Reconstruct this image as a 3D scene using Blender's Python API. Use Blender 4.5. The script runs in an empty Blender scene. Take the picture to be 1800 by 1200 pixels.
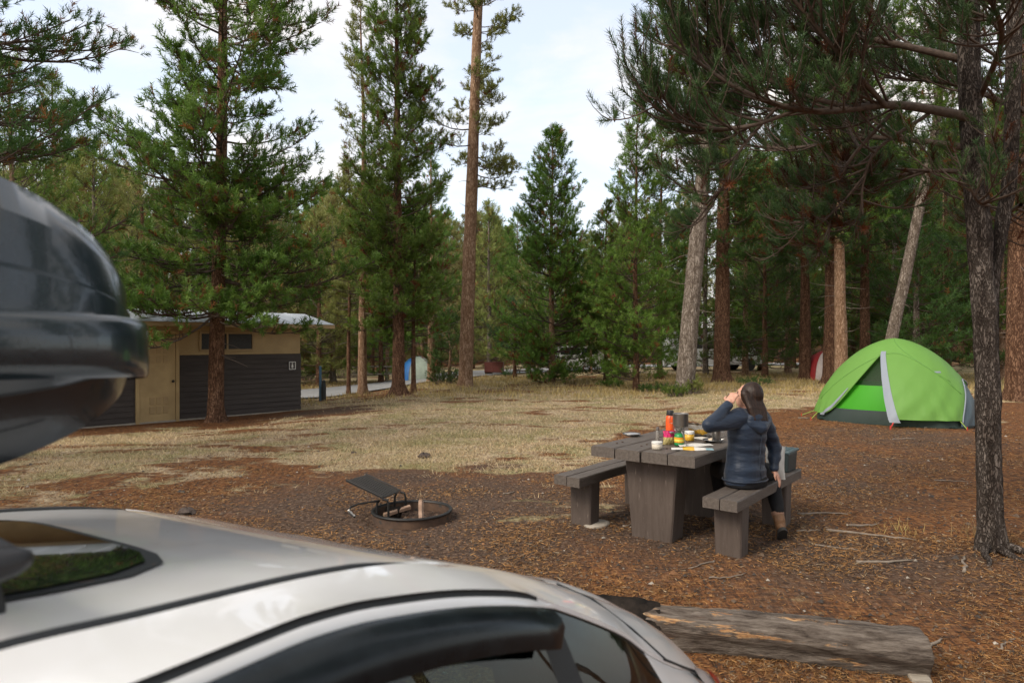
import bpy, bmesh, math, random
import numpy as np
from mathutils import Vector, Matrix, Euler
R = math.radians
scene = bpy.context.scene
COL = scene.collection

# ------------------------------------------------------------------ camera
CAM_Z = 1.65
cam_d = bpy.data.cameras.new('camera')
cam = bpy.data.objects.new('camera', cam_d); COL.objects.link(cam)
cam.location = (0, 0, CAM_Z); cam.rotation_euler = (R(90), 0, 0)
cam_d.lens = 24.0; cam_d.sensor_width = 36.0
cam_d.clip_start = 0.05; cam_d.clip_end = 2000
cam_d.dof.use_dof = True; cam_d.dof.focus_distance = 6.5; cam_d.dof.aperture_fstop = 4.5
scene.camera = cam

# ------------------------------------------------------------------ light
SUN_AZ = R(-128)      # compass direction the sun stands in, from +Y towards +X
SUN_EL = R(42)
world = bpy.data.worlds.new('World'); scene.world = world; world.use_nodes = True
nt = world.node_tree; nt.nodes.clear()
wo = nt.nodes.new('ShaderNodeOutputWorld'); bg = nt.nodes.new('ShaderNodeBackground')
bg.inputs['Strength'].default_value = 0.14
sky = nt.nodes.new('ShaderNodeTexSky'); sky.sky_type = 'NISHITA'; sky.sun_disc = False
sky.sun_elevation = SUN_EL; sky.sun_rotation = SUN_AZ
sky.air_density = 1.0; sky.dust_density = 2.5; sky.ozone_density = 1.0
tc = nt.nodes.new('ShaderNodeTexCoord'); mp = nt.nodes.new('ShaderNodeMapping')
mp.inputs['Scale'].default_value = (1.0, 1.0, 2.6); mp.inputs['Location'].default_value = (3.3, 1.1, 0.45)
n1 = nt.nodes.new('ShaderNodeTexNoise'); n1.inputs['Scale'].default_value = 2.6
n1.inputs['Detail'].default_value = 9; n1.inputs['Roughness'].default_value = 0.58; n1.inputs['Distortion'].default_value = 0.35
rp = nt.nodes.new('ShaderNodeValToRGB')
rp.color_ramp.elements[0].position = 0.38; rp.color_ramp.elements[0].color = (0.26, 0.26, 0.26, 1)
rp.color_ramp.elements[1].position = 0.62; rp.color_ramp.elements[1].color = (1, 1, 1, 1)
mx = nt.nodes.new('ShaderNodeMix'); mx.data_type = 'RGBA'
mx.inputs[7].default_value = (4.7, 4.4, 4.15, 1)
nt.links.new(tc.outputs['Generated'], mp.inputs['Vector']); nt.links.new(mp.outputs[0], n1.inputs['Vector'])
nt.links.new(n1.outputs['Fac'], rp.inputs[0]); nt.links.new(rp.outputs[0], mx.inputs[0])
gn = nt.nodes.new('ShaderNodeMix'); gn.data_type = 'RGBA'; gn.blend_type = 'ADD'; gn.inputs[0].default_value = 1; gn.inputs[7].default_value = (1.55, 1.6, 1.5, 1)
nt.links.new(sky.outputs[0], gn.inputs[6]); nt.links.new(gn.outputs[2], mx.inputs[6]); nt.links.new(mx.outputs[2], bg.inputs['Color'])
nt.links.new(bg.outputs[0], wo.inputs['Surface'])
sun_d = bpy.data.lights.new('sun', 'SUN'); sun_d.energy = 1.9; sun_d.angle = R(26); sun_d.color = (1.0, 0.90, 0.76)
sun = bpy.data.objects.new('sun', sun_d); COL.objects.link(sun)
_sv = Vector((math.sin(SUN_AZ)*math.cos(SUN_EL), math.cos(SUN_AZ)*math.cos(SUN_EL), math.sin(SUN_EL)))
sun.rotation_euler = _sv.to_track_quat('Z', 'Y').to_euler()
vs = scene.view_settings
vs.view_transform = 'Standard'; vs.look = 'None'; vs.gamma = 1.0; vs.use_curve_mapping = False
vs.exposure = 0.8
scene.cycles.max_bounces = 7; scene.cycles.diffuse_bounces = 3; scene.cycles.transparent_max_bounces = 12
scene.cycles.transmission_bounces = 5; scene.cycles.caustics_reflective = False; scene.cycles.caustics_refractive = False

# ------------------------------------------------------------------ helpers
def link(o, parent=None):
    COL.objects.link(o)
    if parent is not None: o.parent = parent
    return o
def tag(o, label=None, cat=None, group=None, kind=None):
    if label: o['label'] = label
    if cat: o['category'] = cat
    if group: o['group'] = group
    if kind: o['kind'] = kind
    return o
def empty(name, loc, rz=0, label=None, cat=None, group=None):
    o = bpy.data.objects.new(name, None); o.empty_display_size = 0.1
    o.location = loc; o.rotation_euler = (0, 0, rz); link(o)
    return tag(o, label, cat, group)
def arrays_mesh(name, V, F, mat, smooth=False, col=None, uv=None):
    """fast mesh from numpy arrays; F is (n,3) or (n,4)"""
    V = np.asarray(V, np.float32); F = np.asarray(F, np.int32)
    me = bpy.data.meshes.new(name)
    k = F.shape[1]
    me.vertices.add(len(V)); me.vertices.foreach_set('co', V.ravel())
    me.loops.add(F.size); me.loops.foreach_set('vertex_index', F.ravel())
    me.polygons.add(len(F)); me.polygons.foreach_set('loop_start', np.arange(0, F.size, k, dtype=np.int32))
    try: me.polygons.foreach_set('loop_total', np.full(len(F), k, np.int32))
    except Exception: pass
    if smooth: me.polygons.foreach_set('use_smooth', np.ones(len(F), bool))
    if col is not None:
        a = me.color_attributes.new('col', 'FLOAT_COLOR', 'POINT')
        c4 = np.ones((len(V), 4), np.float32); c4[:, :col.shape[1]] = col
        a.data.foreach_set('color', c4.ravel())
    me.update(calc_edges=True); me.validate()
    if mat is not None: me.materials.append(mat)
    return me
def obj(name, me, parent=None, loc=None):
    o = bpy.data.objects.new(name, me)
    if loc is not None: o.location = loc
    return link(o, parent)

class MB:
    """collects shapes into one mesh"""
    def __init__(s): s.v = []; s.f = []
    def add(s, vs_, fs_):
        n = len(s.v); s.v += [tuple(p) for p in vs_]; s.f += [tuple(i+n for i in f) for f in fs_]; return s
    def box(s, c, size, rot=None, taper=1.0, bevel=0.0):
        bm = bmesh.new(); bmesh.ops.create_cube(bm, size=1)
        for v in bm.verts:
            t = taper if v.co.z > 0 else 1.0
            v.co = Vector((v.co.x*size[0]*t, v.co.y*size[1]*t, v.co.z*size[2]))
        if bevel: bmesh.ops.bevel(bm, geom=bm.edges[:], offset=bevel, segments=2, affect='EDGES', profile=0.6)
        M = (rot if rot is not None else Matrix.Identity(3))
        if not isinstance(M, Matrix): M = Euler(M).to_matrix()
        bm.verts.index_update()
        s.add([Vector(c) + M @ v.co for v in bm.verts], [[v.index for v in f.verts] for f in bm.faces]); bm.free(); return s
    def lathe(s, prof, c=(0, 0, 0), n=24, rot=None, cap=True):
        M = (rot if rot is not None else Matrix.Identity(3)); vv = []; ff = []
        for (r, z) in prof:
            for i in range(n):
                a = 2*math.pi*i/n; vv.append(Vector(c) + M @ Vector((r*math.cos(a), r*math.sin(a), z)))
        for j in range(len(prof)-1):
            for i in range(n):
                ff.append((j*n+i, j*n+(i+1) % n, (j+1)*n+(i+1) % n, (j+1)*n+i))
        if cap:
            ff.append(tuple(range(n-1, -1, -1))); ff.append(tuple((len(prof)-1)*n+i for i in range(n)))
        return s.add(vv, ff)
    def tube(s, pts, rad, n=8, cap=True):
        pts = [Vector(p) for p in pts]; vv = []; ff = []
        if not hasattr(rad, '__len__'): rad = [rad]*len(pts)
        up = None
        for k, p in enumerate(pts):
            d = (pts[min(k+1, len(pts)-1)] - pts[max(k-1, 0)]).normalized()
            if up is None: up = Vector((0, 0, 1)) if abs(d.z) < 0.9 else Vector((1, 0, 0))
            x = up.cross(d); x = x.normalized() if x.length > 1e-5 else Vector((1, 0, 0)); y = d.cross(x); up = y
            for i in range(n):
                a = 2*math.pi*i/n; vv.append(p + x*(rad[k]*math.cos(a)) + y*(rad[k]*math.sin(a)))
        for j in range(len(pts)-1):
            for i in range(n):
                ff.append((j*n+i, j*n+(i+1) % n, (j+1)*n+(i+1) % n, (j+1)*n+i))
        if cap:
            ff.append(tuple(range(n-1, -1, -1))); ff.append(tuple((len(pts)-1)*n+i for i in range(n)))
        return s.add(vv, ff)
    def ell(s, c, r, n=16, rot=None):
        prof = [(max(1e-3, math.sin(math.pi*k/(n//2))), -math.cos(math.pi*k/(n//2))) for k in range(n//2+1)]
        M = (rot if rot is not None else Matrix.Identity(3)); b = MB(); b.lathe(prof, n=n)
        return s.add([Vector(c) + M @ Vector((p[0]*r[0], p[1]*r[1], p[2]*r[2])) for p in b.v], b.f)
    def grid(s, P, closed=False):
        P = np.asarray(P, float); a, b = P.shape[:2]; ff = []
        for i in range(a-1):
            for j in range(b if closed else b-1):
                ff.append((i*b+j, i*b+(j+1) % b, (i+1)*b+(j+1) % b, (i+1)*b+j))
        return s.add(P.reshape(-1, 3), ff)
    def mesh(s, name, mat, smooth=False, angle=None):
        me = bpy.data.meshes.new(name); me.from_pydata(s.v, [], s.f); me.validate(); me.update()
        bm = bmesh.new(); bm.from_mesh(me); bmesh.ops.recalc_face_normals(bm, faces=bm.faces[:])
        if angle is not None:
            for f in bm.faces: f.smooth = True
            for e in bm.edges:
                if len(e.link_faces) == 2 and e.calc_face_angle(0) > R(angle): e.smooth = False
        elif smooth:
            for f in bm.faces: f.smooth = True
        bm.to_mesh(me); bm.free()
        if mat is not None: me.materials.append(mat)
        return me
    def build(s, name, mat, parent=None, smooth=False, angle=None, loc=None):
        return obj(name, s.mesh(name, mat, smooth, angle), parent, loc)

def copy_tree(o, parent=None):
    c = o.copy(); COL.objects.link(c); c.parent = parent
    for ch in o.children: copy_tree(ch, c)
    return c

# ------------------------------------------------------------------ materials
def new_mat(name):
    m = bpy.data.materials.new(name); m.use_nodes = True
    nt = m.node_tree; return m, nt, nt.nodes['Principled BSDF']
def pm(name, c1, c2=None, scale=6.0, rough=0.6, bump=0.0, bscale=None, stretch=(1, 1, 1), metal=0.0, spec=0.5, coat=0.0,
       detail=6, lo=0.35, hi=0.65, rough2=None, coord='Object', speck=None):
    """procedural surface: two-tone noise, optional speckle and bump"""
    m, nt, b = new_mat(name); N = nt.nodes; L = nt.links
    b.inputs['Roughness'].default_value = rough; b.inputs['Metallic'].default_value = metal
    b.inputs['Specular IOR Level'].default_value = spec; b.inputs['Coat Weight'].default_value = coat
    if c2 is None: c2 = tuple(min(1, x*0.78) for x in c1)
    t = N.new('ShaderNodeTexCoord'); mpn = N.new('ShaderNodeMapping'); mpn.inputs['Scale'].default_value = stretch
    L.new(t.outputs[coord], mpn.inputs[0])
    nz = N.new('ShaderNodeTexNoise'); nz.inputs['Scale'].default_value = scale; nz.inputs['Detail'].default_value = detail
    nz.inputs['Roughness'].default_value = 0.62
    L.new(mpn.outputs[0], nz.inputs['Vector'])
    r = N.new('ShaderNodeValToRGB'); r.color_ramp.elements[0].position = lo; r.color_ramp.elements[1].position = hi
    r.color_ramp.elements[0].color = (*c1, 1); r.color_ramp.elements[1].color = (*c2, 1)
    L.new(nz.outputs['Fac'], r.inputs[0]); last = r.outputs[0]
    if speck is not None:
        sc_, sr, scol = speck
        z2 = N.new('ShaderNodeTexNoise'); z2.inputs['Scale'].default_value = sc_; z2.inputs['Detail'].default_value = 3
        L.new(mpn.outputs[0], z2.inputs['Vector'])
        r2 = N.new('ShaderNodeValToRGB'); r2.color_ramp.elements[0].position = sr; r2.color_ramp.elements[1].position = min(1, sr+0.06)
        L.new(z2.outputs['Fac'], r2.inputs[0]); mm = N.new('ShaderNodeMix'); mm.data_type = 'RGBA'
        mm.inputs[7].default_value = (*scol, 1); L.new(r2.outputs[0], mm.inputs[0]); L.new(last, mm.inputs[6]); last = mm.outputs[2]
    L.new(last, b.inputs['Base Color'])
    if rough2 is not None:
        mr = N.new('ShaderNodeMapRange'); mr.inputs[3].default_value = rough; mr.inputs[4].default_value = rough2
        L.new(nz.outputs['Fac'], mr.inputs[0]); L.new(mr.outputs[0], b.inputs['Roughness'])
    if bump:
        bz = N.new('ShaderNodeTexNoise'); bz.inputs['Scale'].default_value = bscale or scale*3; bz.inputs['Detail'].default_value = 5
        L.new(mpn.outputs[0], bz.inputs['Vector'])
        bp = N.new('ShaderNodeBump'); bp.inputs['Strength'].default_value = 1.0; bp.inputs['Distance'].default_value = bump
        L.new(bz.outputs['Fac'], bp.inputs['Height']); L.new(bp.outputs[0], b.inputs['Normal'])
    return m
def leaf_mat(name, trans=0.38, rough=0.55):
    m, nt, b = new_mat(name); N = nt.nodes; L = nt.links
    a = N.new('ShaderNodeAttribute'); a.attribute_name = 'col'
    oi = N.new('ShaderNodeObjectInfo'); hs = N.new('ShaderNodeHueSaturation')
    mr = N.new('ShaderNodeMapRange'); mr.inputs[3].default_value = 0.485; mr.inputs[4].default_value = 0.515
    mv = N.new('ShaderNodeMapRange'); mv.inputs[3].default_value = 0.85; mv.inputs[4].default_value = 1.2
    L.new(oi.outputs['Random'], mr.inputs[0]); L.new(oi.outputs['Random'], mv.inputs[0])
    L.new(mr.outputs[0], hs.inputs['Hue']); L.new(mv.outputs[0], hs.inputs['Value']); L.new(a.outputs['Color'], hs.inputs['Color'])
    b.inputs['Roughness'].default_value = rough; b.inputs['Specular IOR Level'].default_value = 0.35
    L.new(hs.outputs[0], b.inputs['Base Color'])
    tr = N.new('ShaderNodeBsdfTranslucent'); L.new(hs.outputs[0], tr.inputs['Color'])
    ms = N.new('ShaderNodeMixShader'); ms.inputs[0].default_value = trans
    L.new(b.outputs[0], ms.inputs[1]); L.new(tr.outputs[0], ms.inputs[2])
    L.new(ms.outputs[0], N['Material Output'].inputs['Surface']); return m
def bark_mat(name, c1, c2, c3, scale=9.0, bump=0.02, zs=0.28):
    """plated bark: voronoi plates with dark furrows, lichen-grey patches"""
    m, nt, b = new_mat(name); N = nt.nodes; L = nt.links
    t = N.new('ShaderNodeTexCoord'); mpn = N.new('ShaderNodeMapping'); mpn.inputs['Scale'].default_value = (1, 1, zs)
    L.new(t.outputs['Object'], mpn.inputs[0])
    wz = N.new('ShaderNodeTexNoise'); wz.inputs['Scale'].default_value = scale*0.8; wz.inputs['Detail'].default_value = 4
    L.new(mpn.outputs[0], wz.inputs['Vector'])
    ad = N.new('ShaderNodeMix'); ad.data_type = 'VECTOR'; ad.inputs[0].default_value = 0.14
    L.new(mpn.outputs[0], ad.inputs[4]); L.new(wz.outputs['Color'], ad.inputs[5])
    vo = N.new('ShaderNodeTexVoronoi'); vo.feature = 'DISTANCE_TO_EDGE'; vo.inputs['Scale'].default_value = scale
    L.new(ad.outputs[1], vo.inputs['Vector'])
    r = N.new('ShaderNodeValToRGB'); r.color_ramp.elements[0].position = 0.02; r.color_ramp.elements[1].position = 0.22
    r.color_ramp.elements[0].color = (*c3, 1); r.color_ramp.elements[1].color = (1, 1, 1, 1)
    L.new(vo.outputs['Distance'], r.inputs[0])
    nz = N.new('ShaderNodeTexNoise'); nz.inputs['Scale'].default_value = scale*0.5; nz.inputs['Detail'].default_value = 8
    L.new(mpn.outputs[0], nz.inputs['Vector'])
    r2 = N.new('ShaderNodeValToRGB'); r2.color_ramp.elements[0].position = 0.38; r2.color_ramp.elements[1].position = 0.62
    r2.color_ramp.elements[0].color = (*c1, 1); r2.color_ramp.elements[1].color = (*c2, 1); L.new(nz.outputs['Fac'], r2.inputs[0])
    mm = N.new('ShaderNodeMix'); mm.data_type = 'RGBA'; mm.blend_type = 'MULTIPLY'; mm.inputs[0].default_value = 1
    L.new(r2.outputs[0], mm.inputs[6]); L.new(r.outputs[0], mm.inputs[7]); L.new(mm.outputs[2], b.inputs['Base Color'])
    b.inputs['Roughness'].default_value = 0.9; b.inputs['Specular IOR Level'].default_value = 0.2
    n3 = N.new('ShaderNodeTexNoise'); n3.inputs['Scale'].default_value = scale*4; n3.inputs['Detail'].default_value = 4
    L.new(mpn.outputs[0], n3.inputs['Vector'])
    sm = N.new('ShaderNodeMath'); sm.operation = 'MULTIPLY_ADD'; sm.inputs[1].default_value = 0.35
    L.new(n3.outputs['Fac'], sm.inputs[0]); L.new(r.outputs[0], sm.inputs[2])
    bp = N.new('ShaderNodeBump'); bp.inputs['Distance'].default_value = bump; L.new(sm.outputs[0], bp.inputs['Height'])
    L.new(bp.outputs[0], b.inputs['Normal']); return m

M = {}
M['leaf'] = leaf_mat('pine_needles')
M['grass'] = leaf_mat('grass_blades', 0.25, 0.8)
M['litter'] = leaf_mat('needle_litter', 0.0, 0.8)
M['bark_brown'] = bark_mat('bark_brown', (0.16, 0.085, 0.05), (0.26, 0.15, 0.095), (0.35, 0.3, 0.28), 24)
M['bark_grey'] = bark_mat('bark_grey', (0.20, 0.165, 0.135), (0.33, 0.285, 0.245), (0.4, 0.36, 0.33), 22)
M['bark_tan'] = bark_mat('bark_tan', (0.30, 0.19, 0.12), (0.42, 0.29, 0.2), (0.5, 0.42, 0.36), 20)
M['bark_dark'] = bark_mat('bark_dark', (0.085, 0.066, 0.055), (0.19, 0.16, 0.14), (0.34, 0.31, 0.29), 34, 0.03, 0.30)
M['twig'] = pm('dead_twig', (0.11, 0.085, 0.07), (0.2, 0.165, 0.14), 20, 0.9)
M['twig_dark'] = pm('live_twig', (0.06, 0.042, 0.032), (0.12, 0.085, 0.065), 20, 0.9)

# ------------------------------------------------------------------ terrain
def sst(a, b, t):
    t = np.clip((np.asarray(t, float)-a)/(b-a), 0, 1); return t*t*(3-2*t)
def gz(x, y):
    x = np.asarray(x, float); y = np.asarray(y, float)
    z = -0.15*(1-sst(3.4, 5.2, y)) - 0.27*sst(-2.5, -7, x)*sst(9, 16, y) + 0.10*sst(9, 12, y)*sst(3.5, 6, x)
    z = z + 0.012*np.sin(x*1.7+0.4*y)*np.sin(y*1.3-0.5*x) + 0.006*np.sin(x*4.1+y*2.2)*np.sin(y*3.7)
    z = z - 0.04*np.exp(-(((x+0.94)/0.55)**2+((y-6.42)/0.55)**2))
    z = z + 0.9*sst(45, 140, y) * (0.6+0.4*np.sin(x*0.02))*4
    return z
def P(px, d, z=None):
    """a spot d metres ahead in the direction of the photograph's column px, on the ground"""
    x = (px-900)/1200*d
    return Vector((x, d, float(gz(x, d)) if z is None else z))
def G(px, py, z=0.0):
    d = 1200*(CAM_Z-z)/(py-600); return ((px-900)/1200*d, d)
def in_poly(X, Y, poly):
    ins = np.zeros(np.shape(X), bool); n = len(poly)
    for i in range(n):
        x1, y1 = poly[i]; x2, y2 = poly[(i+1) % n]
        c = ((y1 > Y) != (y2 > Y)) & (X < (x2-x1)*(Y-y1)/(y2-y1+1e-12)+x1); ins ^= c
    return ins
def poly_dist(X, Y, poly):
    D = np.full(np.shape(X), 1e9)
    for i in range(len(poly)):
        a = np.array(poly[i]); b = np.array(poly[(i+1) % len(poly)]); ab = b-a
        t = np.clip(((X-a[0])*ab[0]+(Y-a[1])*ab[1])/(ab@ab+1e-9), 0, 1)
        D = np.minimum(D, np.hypot(X-a[0]-t*ab[0], Y-a[1]-t*ab[1]))
    return np.where(in_poly(X, Y, poly), D, -D)
MEADOW = [(-12, 8.4), (-7.5, 7.9), (-5.2, 8.3), (-3.6, 7.5), (-2.6, 7.4), (-1.8, 8.5), (0.2, 8.6), (0.5, 9.6), (1.6, 9.9), (2.6, 12.5), (4.6, 15.5),
          (9, 17.5), (14, 18), (22, 22), (20, 32), (0, 34), (-3.2, 25), (-4.9, 21), (-3.6, 19), (-3.4, 16.6), (-4.4, 15), (-5.6, 13.6), (-8.5, 12.2), (-12, 11.6)]
FARGRASS = [(-40, 22), (-12, 21), (-8, 19.6), (-4.5, 23), (0, 27), (10, 26), (30, 26), (60, 45), (-60, 45)]
_lat = np.random.default_rng(42).random((256, 256))
def vnoise(x, y):
    xi, yi = np.floor(x).astype(int), np.floor(y).astype(int); fx, fy = x-xi, y-yi; fx = fx*fx*(3-2*fx); fy = fy*fy*(3-2*fy)
    g = lambda a, b: _lat[a % 256, b % 256]
    return (g(xi, yi)*(1-fx)+g(xi+1, yi)*fx)*(1-fy)+(g(xi, yi+1)*(1-fx)+g(xi+1, yi+1)*fx)*fy
def fbm(x, y, o=5):
    s = 0; a = .5; t = 0
    for k in range(o): s = s+a*vnoise(x*2**k+17.3*k, y*2**k+9.1*k); t += a; a *= .55
    return s/t
def meadow(x, y):
    """1 where grass covers the floor, 0 on needles and bare earth; ragged, with worn patches inside"""
    d = np.maximum(poly_dist(x, y, MEADOW), poly_dist(x, y, FARGRASS)*0.8)
    n = fbm(x*.55+3, y*.9+5, 6)-.5; n2 = fbm(x*1.7+31, y*3.1+7, 5)-.5
    return np.clip(0.57 + np.clip(d, -3.5, 1.3)/4.6 + n*2.0 + n2*1.7, 0, 1)

def axis_steps(segs):
    out = [segs[0][0]]
    for a, b, n in segs: out += list(np.linspace(a, b, n+1)[1:])
    return np.array(out)
gxs = axis_steps([(-700, -60, 10), (-60, -16, 22), (-16, 16, 170), (16, 60, 22), (60, 700, 10)])
gys = axis_steps([(-60, 0, 12), (0, 20, 130), (20, 44, 60), (44, 200, 24), (200, 900, 6)])
GX, GY = np.meshgrid(gxs, gys)
nx, ny = len(gxs), len(gys)
Vg = np.stack([GX, GY, gz(GX, GY)], -1).reshape(-1, 3)
ii = np.arange(nx*ny).reshape(ny, nx)
Fg = np.stack([ii[:-1, :-1], ii[:-1, 1:], ii[1:, 1:], ii[1:, :-1]], -1).reshape(-1, 4)
mask = meadow(GX, GY).reshape(-1)
bare = np.zeros(len(mask))
for (bx, by, br, bw) in [(-0.9, 6.5, 1.9, 1.0), (1.6, 6.2, 1.2, 1.0), (-1.3, 8.3, .7, 0.8), (6.2, 11.2, 1.6, 0.5), (4.6, 9.5, 1.4, .55), (-4.6, 17.6, 1.6, 0.7), (-0.2, 9.0, .5, .8), (2.6, 5.2, 1.2, .6), (3.6, 7.6, .9, .6)]:
    bare = np.maximum(bare, bw*np.exp(-((Vg[:, 0]-bx)**2+(Vg[:, 1]-by)**2)/br**2))
gcol = np.stack([mask, bare, np.zeros_like(mask)], -1)

def ground_material():
    m, nt, b = new_mat('forest_floor'); N = nt.nodes; L = nt.links
    t = N.new('ShaderNodeTexCoord'); V = t.outputs['Object']
    def noise(scale, detail=5, rough=0.6, stretch=None, dist=0.0):
        n = N.new('ShaderNodeTexNoise'); n.inputs['Scale'].default_value = scale; n.inputs['Detail'].default_value = detail
        n.inputs['Roughness'].default_value = rough; n.inputs['Distortion'].default_value = dist
        if stretch:
            mp_ = N.new('ShaderNodeMapping'); mp_.inputs['Scale'].default_value = stretch[0]; mp_.inputs['Rotation'].default_value = (0, 0, stretch[1])
            L.new(V, mp_.inputs[0]); L.new(mp_.outputs[0], n.inputs['Vector'])
        else: L.new(V, n.inputs['Vector'])
        return n.outputs['Fac']
    def ramp(f, stops):
        r = N.new('ShaderNodeValToRGB'); e = r.color_ramp.elements
        while len(e) < len(stops): e.new(0.5)
        for k, (p, c) in enumerate(stops): e[k].position = p; e[k].color = (*c, 1)
        L.new(f, r.inputs[0]); return r.outputs[0]
    def mix(f, a, c, blend='MIX'):
        x = N.new('ShaderNodeMix'); x.data_type = 'RGBA'; x.blend_type = blend
        if isinstance(f, float): x.inputs[0].default_value = f
        else: L.new(f, x.inputs[0])
        L.new(a, x.inputs[6]) if not isinstance(a, tuple) else setattr(x.inputs[6], 'default_value', (*a, 1))
        L.new(c, x.inputs[7]) if not isinstance(c, tuple) else setattr(x.inputs[7], 'default_value', (*c, 1))
        return x.outputs[2]
    def mth(op, a, c, clamp=False):
        x = N.new('ShaderNodeMath'); x.operation = op; x.use_clamp = clamp
        for k, q in enumerate((a, c)):
            if isinstance(q, (float, int)): x.inputs[k].default_value = q
            else: L.new(q, x.inputs[k])
        return x.outputs[0]
    at = N.new('ShaderNodeAttribute'); at.attribute_name = 'col'
    sp = N.new('ShaderNodeSeparateColor'); L.new(at.outputs['Color'], sp.inputs[0])
    # needle duff: short strands in two directions
    s1 = noise(34, 4, 0.7, ((1, 0.22, 1), 0.6)); s2 = noise(38, 4, 0.7, ((0.22, 1, 1), -0.4)); s3 = noise(11, 6, 0.7)
    duff = ramp(mth('MULTIPLY', mth('ADD', s1, s2), 0.5), [(0.38, (0.022, 0.015, 0.012)), (0.47, (0.12, 0.048, 0.018)), (0.54, (0.27, 0.11, 0.036)), (0.64, (0.37, 0.20, 0.085))])
    duff = mix(ramp(s3, [(0.35, (0, 0, 0)), (0.7, (0.6, 0.6, 0.6))]), duff, (0.075, 0.05, 0.037))
    big = noise(0.9, 6, 0.65, None, 0.6)
    dirt = ramp(noise(26, 5, 0.75), [(0.36, (0.038, 0.025, 0.019)), (0.52, (0.098, 0.062, 0.043)), (0.63, (0.17, 0.118, 0.085)), (0.72, (0.29, 0.235, 0.185))])
    bsum = mth('ADD', mth('MULTIPLY', big, 0.75), mth('MULTIPLY', sp.outputs[1], 0.55))
    base = mix(ramp(mth('ADD', bsum, mth('MULTIPLY', noise(6, 5, 0.7), 0.25)), [(0.55, (0, 0, 0)), (0.82, (1, 1, 1))]), duff, dirt)
    # dry grass
    g1 = noise(22, 5, 0.75, ((1, 0.3, 1), 0.2)); g2 = noise(1.1, 5, 0.6, None, 0.8)
    straw = ramp(g1, [(0.32, (0.15, 0.105, 0.066)), (0.48, (0.36, 0.275, 0.175)), (0.62, (0.53, 0.43, 0.29))])
    green = ramp(g1, [(0.32, (0.08, 0.075, 0.03)), (0.5, (0.22, 0.205, 0.085)), (0.64, (0.36, 0.32, 0.16))])
    grass = mix(ramp(g2, [(0.43, (0, 0, 0)), (0.60, (0.85, 0.85, 0.85))]), straw, green)
    gm = mth('ADD', sp.outputs[0], mth('MULTIPLY', mth('SUBTRACT', noise(1.8, 6, 0.68, ((0.6, 1.3, 1), 0.1), 0.5), 0.5), 0.7))
    gm = mth('ADD', gm, mth('MULTIPLY', mth('SUBTRACT', noise(7, 5, 0.7, ((0.6, 1.2, 1), 0.1)), 0.5), 1.3))
    gm = mth('SUBTRACT', gm, mth('MULTIPLY', sp.outputs[1], 0.5))
    gf = ramp(gm, [(0.38, (0, 0, 0)), (0.66, (1, 1, 1))])
    full = mix(gf, base, grass)
    L.new(full, b.inputs['Base Color']); b.inputs['Roughness'].default_value = 0.95; b.inputs['Specular IOR Level'].default_value = 0.15
    bp = N.new('ShaderNodeBump'); bp.inputs['Distance'].default_value = 0.035
    hh = mth('ADD', mth('MULTIPLY', mth('ADD', s1, s2), 0.5), mth('MULTIPLY', noise(7, 6, 0.7), 0.8)); L.new(hh, bp.inputs['Height'])
    L.new(bp.outputs[0], b.inputs['Normal'])
    return m
M['ground'] = ground_material()
ground = obj('ground', arrays_mesh('ground', Vg, Fg, M['ground'], True, gcol)); tag(ground, 'forest floor of pine needles, bare earth and dry grass', None, None, 'structure')

# road ribbon
M['asphalt'] = pm('asphalt', (0.20, 0.205, 0.21), (0.27, 0.27, 0.27), 3, 0.9, 0.004, 60, speck=(40, 0.62, (0.33, 0.32, 0.31)))
cl = np.array([(-40, 31), (-16, 26.6), (-10.6, 24.2), (-7.3, 24.2), (-5.3, 28.2), (-3.2, 33.0), (1, 38.5), (9, 43), (30, 50)])
tt = np.linspace(0, len(cl)-1, 90); cx = np.interp(tt, range(len(cl)), cl[:, 0]); cy = np.interp(tt, range(len(cl)), cl[:, 1])
k5 = np.ones(9)/9
cx = np.convolve(np.pad(cx, 4, 'edge'), k5, 'valid'); cy = np.convolve(np.pad(cy, 4, 'edge'), k5, 'valid')
tx, ty = np.gradient(cx), np.gradient(cy); tl = np.hypot(tx, ty); nxv, nyv = -ty/tl, tx/tl
mb = MB(); rows = []
for o_ in np.linspace(-1.9, 1.9, 7):
    X = cx+nxv*o_; Y = cy+nyv*o_; rows.append(np.stack([X, Y, gz(X, Y)+0.05], -1))
mb.grid(np.array(rows)); road = mb.build('road', M['asphalt'], None, True); tag(road, 'grey asphalt campground road', None, None, 'structure')
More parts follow.
